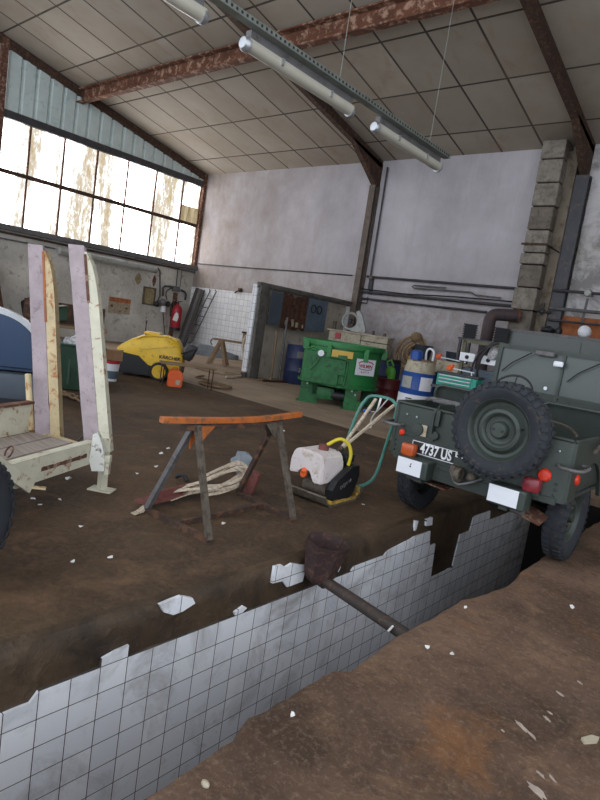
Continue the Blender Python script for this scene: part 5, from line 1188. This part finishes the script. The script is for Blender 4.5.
    c = V((-4.30, 9.98, .946)); t = thing('equipment_rack', 'olive metal frame rack with two white gauge boxes and black hoses', 'rack', c, .12)
    objs('frame_post', B().box((-.40, 0, .42), (.06, .06, .84)).box((.36, 0, .42), (.10, .10, .84)), 'olivebrown', t)
    obj('frame_rail', B().box((-.02, 0, .82), (.82, .06, .06)), 'olivebrown', t); obj('rack_base', B().box((0, 0, .03), (.78, .3, .06)).box((-.02, .08, .2), (.7, .1, .3)), 'slate', t)
    for x in (-.28, .10):
        g_ = obj('gauge_box', B().box((x, -.06, .54), (.27, .12, .15), None, .008), 'white', t); obj('gauge_knob', B().cyl((x, -.12, .54), (x, -.14, .54), .035, seg=12), 'ink', g_, True)
    obj('glass_jar', B().lathe([(0, .55), (.07, .56), (.10, .64), (.07, .74), (.04, .78), (0, .78)], (.16, -.1, 0), None, 18), 'glassy', t, True)
    objs('black_hose', B().tube(smooth_path([(-.12, -.16, .06), (-.14, -.18, .35), (-.06, -.2, .62), (.10, -.2, .80), (.28, -.18, .88), (.42, -.1, .82)], 6), .018, 7).tube(smooth_path([(.02, -.16, .12), (-.03, -.2, .34), (.02, -.22, .62), (.16, -.22, .82), (.34, -.2, .87), (.44, -.1, .74)], 6), .022, 7), 'black', t, True)
    # stand with finned engines, flue
    t = thing('machine_stand', 'dark steel stand behind the rack carrying two finned blocks', 'stand', (-5.75, 13.2, 0)); obj('stand_top', B().box((.0, 0, 1.86), (1.1, .6, .05)), 'darksteel', t)
    for x in (-.5, .5):
        for y in (-.25, .25): obj('leg', B().box((x, y, .917), (.06, .06, 1.835)), 'darksteel', t)
    for x, l in ((-6.08, 'black finned engine block left of the brown flue pipe'), (-5.33, 'black finned engine block right of the brown flue pipe')):
        t = thing('finned_block', l, 'engine block', (x, 13.0, 1.886), face((x, 13.0))); obj('core', B().box((0, 0, .15), (.27, .27, .30)), 'ink', t)
        objs('fin', (lambda q: [q.box((0, 0, .03 + .056 * k), (.33, .33, .02)) for k in range(6)] and q)(B()), 'ink', t)
    # flue: up from the stand, elbow into the chimney
    cn = AY(491, 314, 13.95); en = AY(519, 316, 14.37); x, y = cn.x, cn.y
    t = thing('flue_pipe', 'thick brown flue pipe with an elbow entering the block chimney', 'pipe', (x, y, 0))
    d = (en - cn).normalized(); zz = cn.z; q = B()
    q.tube([(x, y, .02), (x, y, 1.6), (x, y, zz - .16)] + [V((x, y, zz - .16 + .16 * math.sin(a))) + d * (.16 - .16 * math.cos(a)) for a in [PI / 2 * k / 6 for k in range(1, 7)]] + [en], .15, 18); obj('pipe_run', q, 'brownpipe', t, True, world=True)
    obj('pipe_collar', B().tube([en - d * .06, en], .17, 18), 'rust', t, True, world=True)
    # grey cabinet with things on top
    t = thing('steel_cabinet', 'long grey-green steel cabinet against the back wall behind the car', 'cabinet', (-3.6, 13.4, 0)); obj('cabinet_body', B().box((0, 0, 1.10), (3.2, .7, 2.2), None, .01), 'screen', t); obj('cabinet_edge', B().box((0, -.35, 2.2), (3.2, .03, .06)), 'greysteel', t)
    objs('cabinet_door', B().box((-.8, -.36, 1.1), (1.56, .02, 2.0)).box((.8, -.36, 1.1), (1.56, .02, 2.0)), 'screen', t)
    q = B().box((-3.07, D - .06, 2.48), (3.55, .04, .58)); tag(obj('orange_panel', q, 'rustorange'), 'rust-orange panel fixed to the back wall above the steel cabinet', 'panel')
    p = AY(586, 331, 13.5); t = thing('round_lamp', 'round white lamp glass lying on the steel cabinet', 'lamp', (p.x, 13.4, 2.232), face((p.x, 13.4))); obj('lamp_glass', B().ball((0, 0, .13), .13, 16, (1, .7, 1)), 'white', t, True); obj('lamp_ring', B().lathe([(.11, .0), (.135, 0), (.135, .03), (.11, .03)], (0, .06, .13), AXY, 20, True), 'alu', t, True)
    for px, r, h, l in ((548, .16, .14, 'low dark pot on the steel cabinet'), (559, .07, .16, 'small dark bottle on the steel cabinet')):
        p = AY(px, 330, 13.3); o = obj('dark_pot' if r > .1 else 'dark_bottle', B().lathe([(0, 0), (r * .8, 0), (r, h * .4), (r * .9, h * .75), (r * .35, h), (r * .3, h * 1.15), (0, h * 1.15)], (0, 0, 0), None, 18), 'black', None, True); o.location = (p.x, 13.3, 2.232); tag(o, l, 'pot' if r > .1 else 'bottle')
behind_car()
# ------------------------------------------------------------------ hanging lamps, pipes on the back wall
def lamps():
    X, z = -4.28, 4.0
    t = thing('cable_tray', 'long perforated cable tray hung on wires along the hall, carrying the strip lamps', 'cable tray', (X + .05, 2.2, z + .10))
    q = B().box((X + .05, 4.75, z + .13), (.09, 5.2, .012)).box((X + .005, 4.75, z + .15), (.008, 5.2, .05)).box((X + .095, 4.75, z + .15), (.008, 5.2, .05)); obj('tray', q, 'galv', t, world=True)
    q = B()
    for k in range(86): y = 2.2 + .06 * k; q.box((X + .1, y, z + .15), (.006, .022, .022))
    s = obj('tray_holes', q, 'black', t, world=True); s['kind'] = 'stuff'
    obj('tray_cable', B().cyl((X + .05, 2.2, z + .155), (X + .05, 7.3, z + .155), .016, seg=8), 'black', t, True, world=True)
    for y in (2.6, 4.9, 6.85):
        zt = zc(y); obj('suspension_wire', B().cyl((X + .05, y, z + .13), (X + .05, y, zt - .002), .0035, seg=6), 'galv', t, world=True)
    for y0, y1, l in ((1.65, 3.18, 'strip lamp at the near end of the cable tray, cut by the picture edge'), (3.62, 5.27, 'middle strip lamp hanging under the cable tray'), (5.72, 7.32, 'strip lamp at the far end of the cable tray')):
        t = thing('strip_lamp', l, 'lamp', (X - .03, y0, z), 0, 'strip lamps'); x = X - .03
        q = B(); pr = [(.065 * math.cos(a) , .052 * math.sin(a)) for a in [PI + PI * k / 10 for k in range(11)]] + [(.06, .04), (-.06, .04)]
        vs = [V((x + a, y, z + b)) for y in (y0 + .03, y1 - .03) for a, b in pr]; n = len(pr); q.add(vs, [tuple(range(n)), tuple(range(2 * n - 1, n - 1, -1))] + [(k, (k + 1) % n, n + (k + 1) % n, n + k) for k in range(n)])
        obj('lamp_cover', q, 'lampcase', t, True, world=True)
        objs('end_cap', B().lathe([(0, -.035), (.048, -.03), (.067, 0), (.067, .03), (0, .03)], (x, y0 + .02, z), AXY, 20).lathe([(0, .035), (.048, .03), (.067, 0), (.067, -.03), (0, -.03)], (x, y1 - .02, z), AXY, 20), 'alu', t, True, world=True)
        obj('lamp_back', B().box((x, (y0 + y1) / 2, z + .083), (.07, y1 - y0 - .1, .084)), 'greysteel', t, world=True)
        objs('cover_clip', B().box((x + .07, y0 + .45, z + .01), (.02, .03, .06)).box((x + .07, y1 - .45, z + .01), (.02, .03, .06)), 'alu', t, world=True)
lamps()
def wall_pipes():
    y = D - .10
    def run(name, lab, pts, r, m, cat='pipe'): return tag(obj(name, B().tube([V(p) for p in pts], r, 8), m, smooth=True), lab, cat)
    run('wall_cable', 'thin dark cable along the back wall above the white tiles', [(-18.8, D - .05, 3.37), (-16, D - .05, 3.35), (-13.5, D - .05, 3.36), (-11.2, D - .05, 3.355)], .018, 'black', 'cable')
    run('back_pipe', 'upper grey pipe along the back wall between column and chimney', [(-10.6, y, 3.35), (-5.82, y, 3.33)], .035, 'darksteel')
    run('back_pipe', 'upper grey pipe along the back wall right of the chimney', [(-4.95, D - .34, 3.33), (-4.0, D - .34, 3.32), (XR, D - .34, 3.3)], .035, 'darksteel')
    run('back_pipe', 'middle thick pipe along the back wall between column and chimney', [(-10.8, y, 2.88), (-5.82, y, 2.88)], .04, 'darksteel')
    run('back_pipe', 'middle thick pipe along the back wall right of the chimney', [(-4.95, D - .34, 2.90), (XR, D - .34, 2.88)], .04, 'greysteel')
    run('back_pipe', 'lower pipe along the back wall between column and flue', [(-10.7, y, 2.68), (-6.6, y, 2.66)], .03, 'darksteel')
    run('back_pipe', 'lower pipe along the back wall right of the dark column', [(-4.95, D - .34, 2.62), (XR, D - .34, 2.6)], .026, 'darksteel')
    run('slack_cable', 'slack cable just above the middle pipe on the back wall', [(-10.8, y - .02, 2.97), (-9.2, y - .02, 2.93), (-7.6, y - .02, 2.98), (-5.82, y - .02, 2.99)], .018, 'black', 'cable')
    run('looped_pipe', 'short pale pipe with a folded end between the upper and middle pipes', [(-6.3, y, 3.06), (-7.0, y, 3.07), (-7.15, y, 3.14), (-8.9, y, 3.12), (-8.98, y, 3.16), (-8.9, y, 3.20), (-7.9, y, 3.20)], .022, 'greysteel')
    run('drop_pipe', 'thin vertical pipe down the wall right of the left column', [(-10.52, D - .06, 6.6), (-10.50, D - .06, 2.95)], .026, 'darksteel')
    t = thing('pipe_bracket', 'small pipe bracket and valve beside the left column', 'bracket', (-10.5, D - .1, 2.6)); obj('bracket_bar', B().box((-10.42, D - .04, 3.1), (.08, .08, .55)), 'darksteel', t, world=True); obj('valve', B().box((-10.42, D - .12, 3.32), (.14, .1, .12), None, .02), 'grime', t, world=True); obj('pipe_loop', B().tube([(-10.75, D - .09, 2.55), (-10.45, D - .09, 2.55), (-10.45, D - .09, 2.75)], .02, 6), 'darksteel', t, world=True)
    t = thing('conduit_box', 'pale round conduit box on the upper pipe right of the dark column', 'junction box', (-4.15, D - .36, 3.3)); obj('box_body', B().lathe([(0, -.06), (.07, -.05), (.09, 0), (.09, .04)], (-4.15, D - .36, 3.32), AXY, 16), 'palegrey', t, True, world=True); obj('down_conduit', B().cyl((-4.15, D - .30, 3.2), (-4.18, D - .30, 2.25), .03, seg=8).box((-4.15, D - .16, 3.32), (.08, .24, .08)), 'greysteel', t, True, world=True)
    t = thing('chimney_strap', 'thin iron strap tied round the block chimney', 'strap', (-5.5, D - .33, 4.4)); q = B().box((-5.5, D - .645, 4.35), (.64, .012, .05)).box((-5.185, D - .33, 4.33), (.012, .64, .05)); obj('band', q, 'rustdark', t, world=True); obj('tie', B().cyl((-5.19, D - .62, 4.33), (-4.95, D - .42, 4.20), .018, seg=6), 'black', t, world=True)
    tag(obj('valve_group', B().tube([(-5.1, D - .36, 2.7), (-5.1, D - .36, 3.0)], .03, 8).tube([(-5.2, D - .36, 2.8), (-4.9, D - .36, 2.8)], .03, 8).ball((-5.1, D - .36, 2.8), .07, 10), 'darksteel', smooth=True), 'small pipe valve on the brown strip right of the chimney', 'valve')
wall_pipes()
# ------------------------------------------------------------------ light and camera
def light_and_camera():
    w = bpy.data.worlds.new('daylight'); bpy.context.scene.world = w; w.use_nodes = True
    bg = w.node_tree.nodes['Background']; bg.inputs['Color'].default_value = (.86, .92, 1.0, 1); bg.inputs['Strength'].default_value = 1.6
    cam = bpy.data.cameras.new('camera'); co = bpy.data.objects.new('camera', cam); C.objects.link(co)
    cam.sensor_fit = 'VERTICAL'; cam.sensor_height = 32; cam.sensor_width = 24; cam.lens = FX / 800 * 32; cam.clip_start = .05; cam.clip_end = 200
    M = Matrix((RIGHT, -DOWN, -FWD)).transposed().to_4x4(); M.translation = CAM
    co.matrix_world = M; bpy.context.scene.camera = co
    vs = bpy.context.scene.view_settings; vs.view_transform = 'Standard'; vs.look = 'None'; vs.gamma = 1; vs.use_curve_mapping = False; vs.exposure = 0.35
light_and_camera()
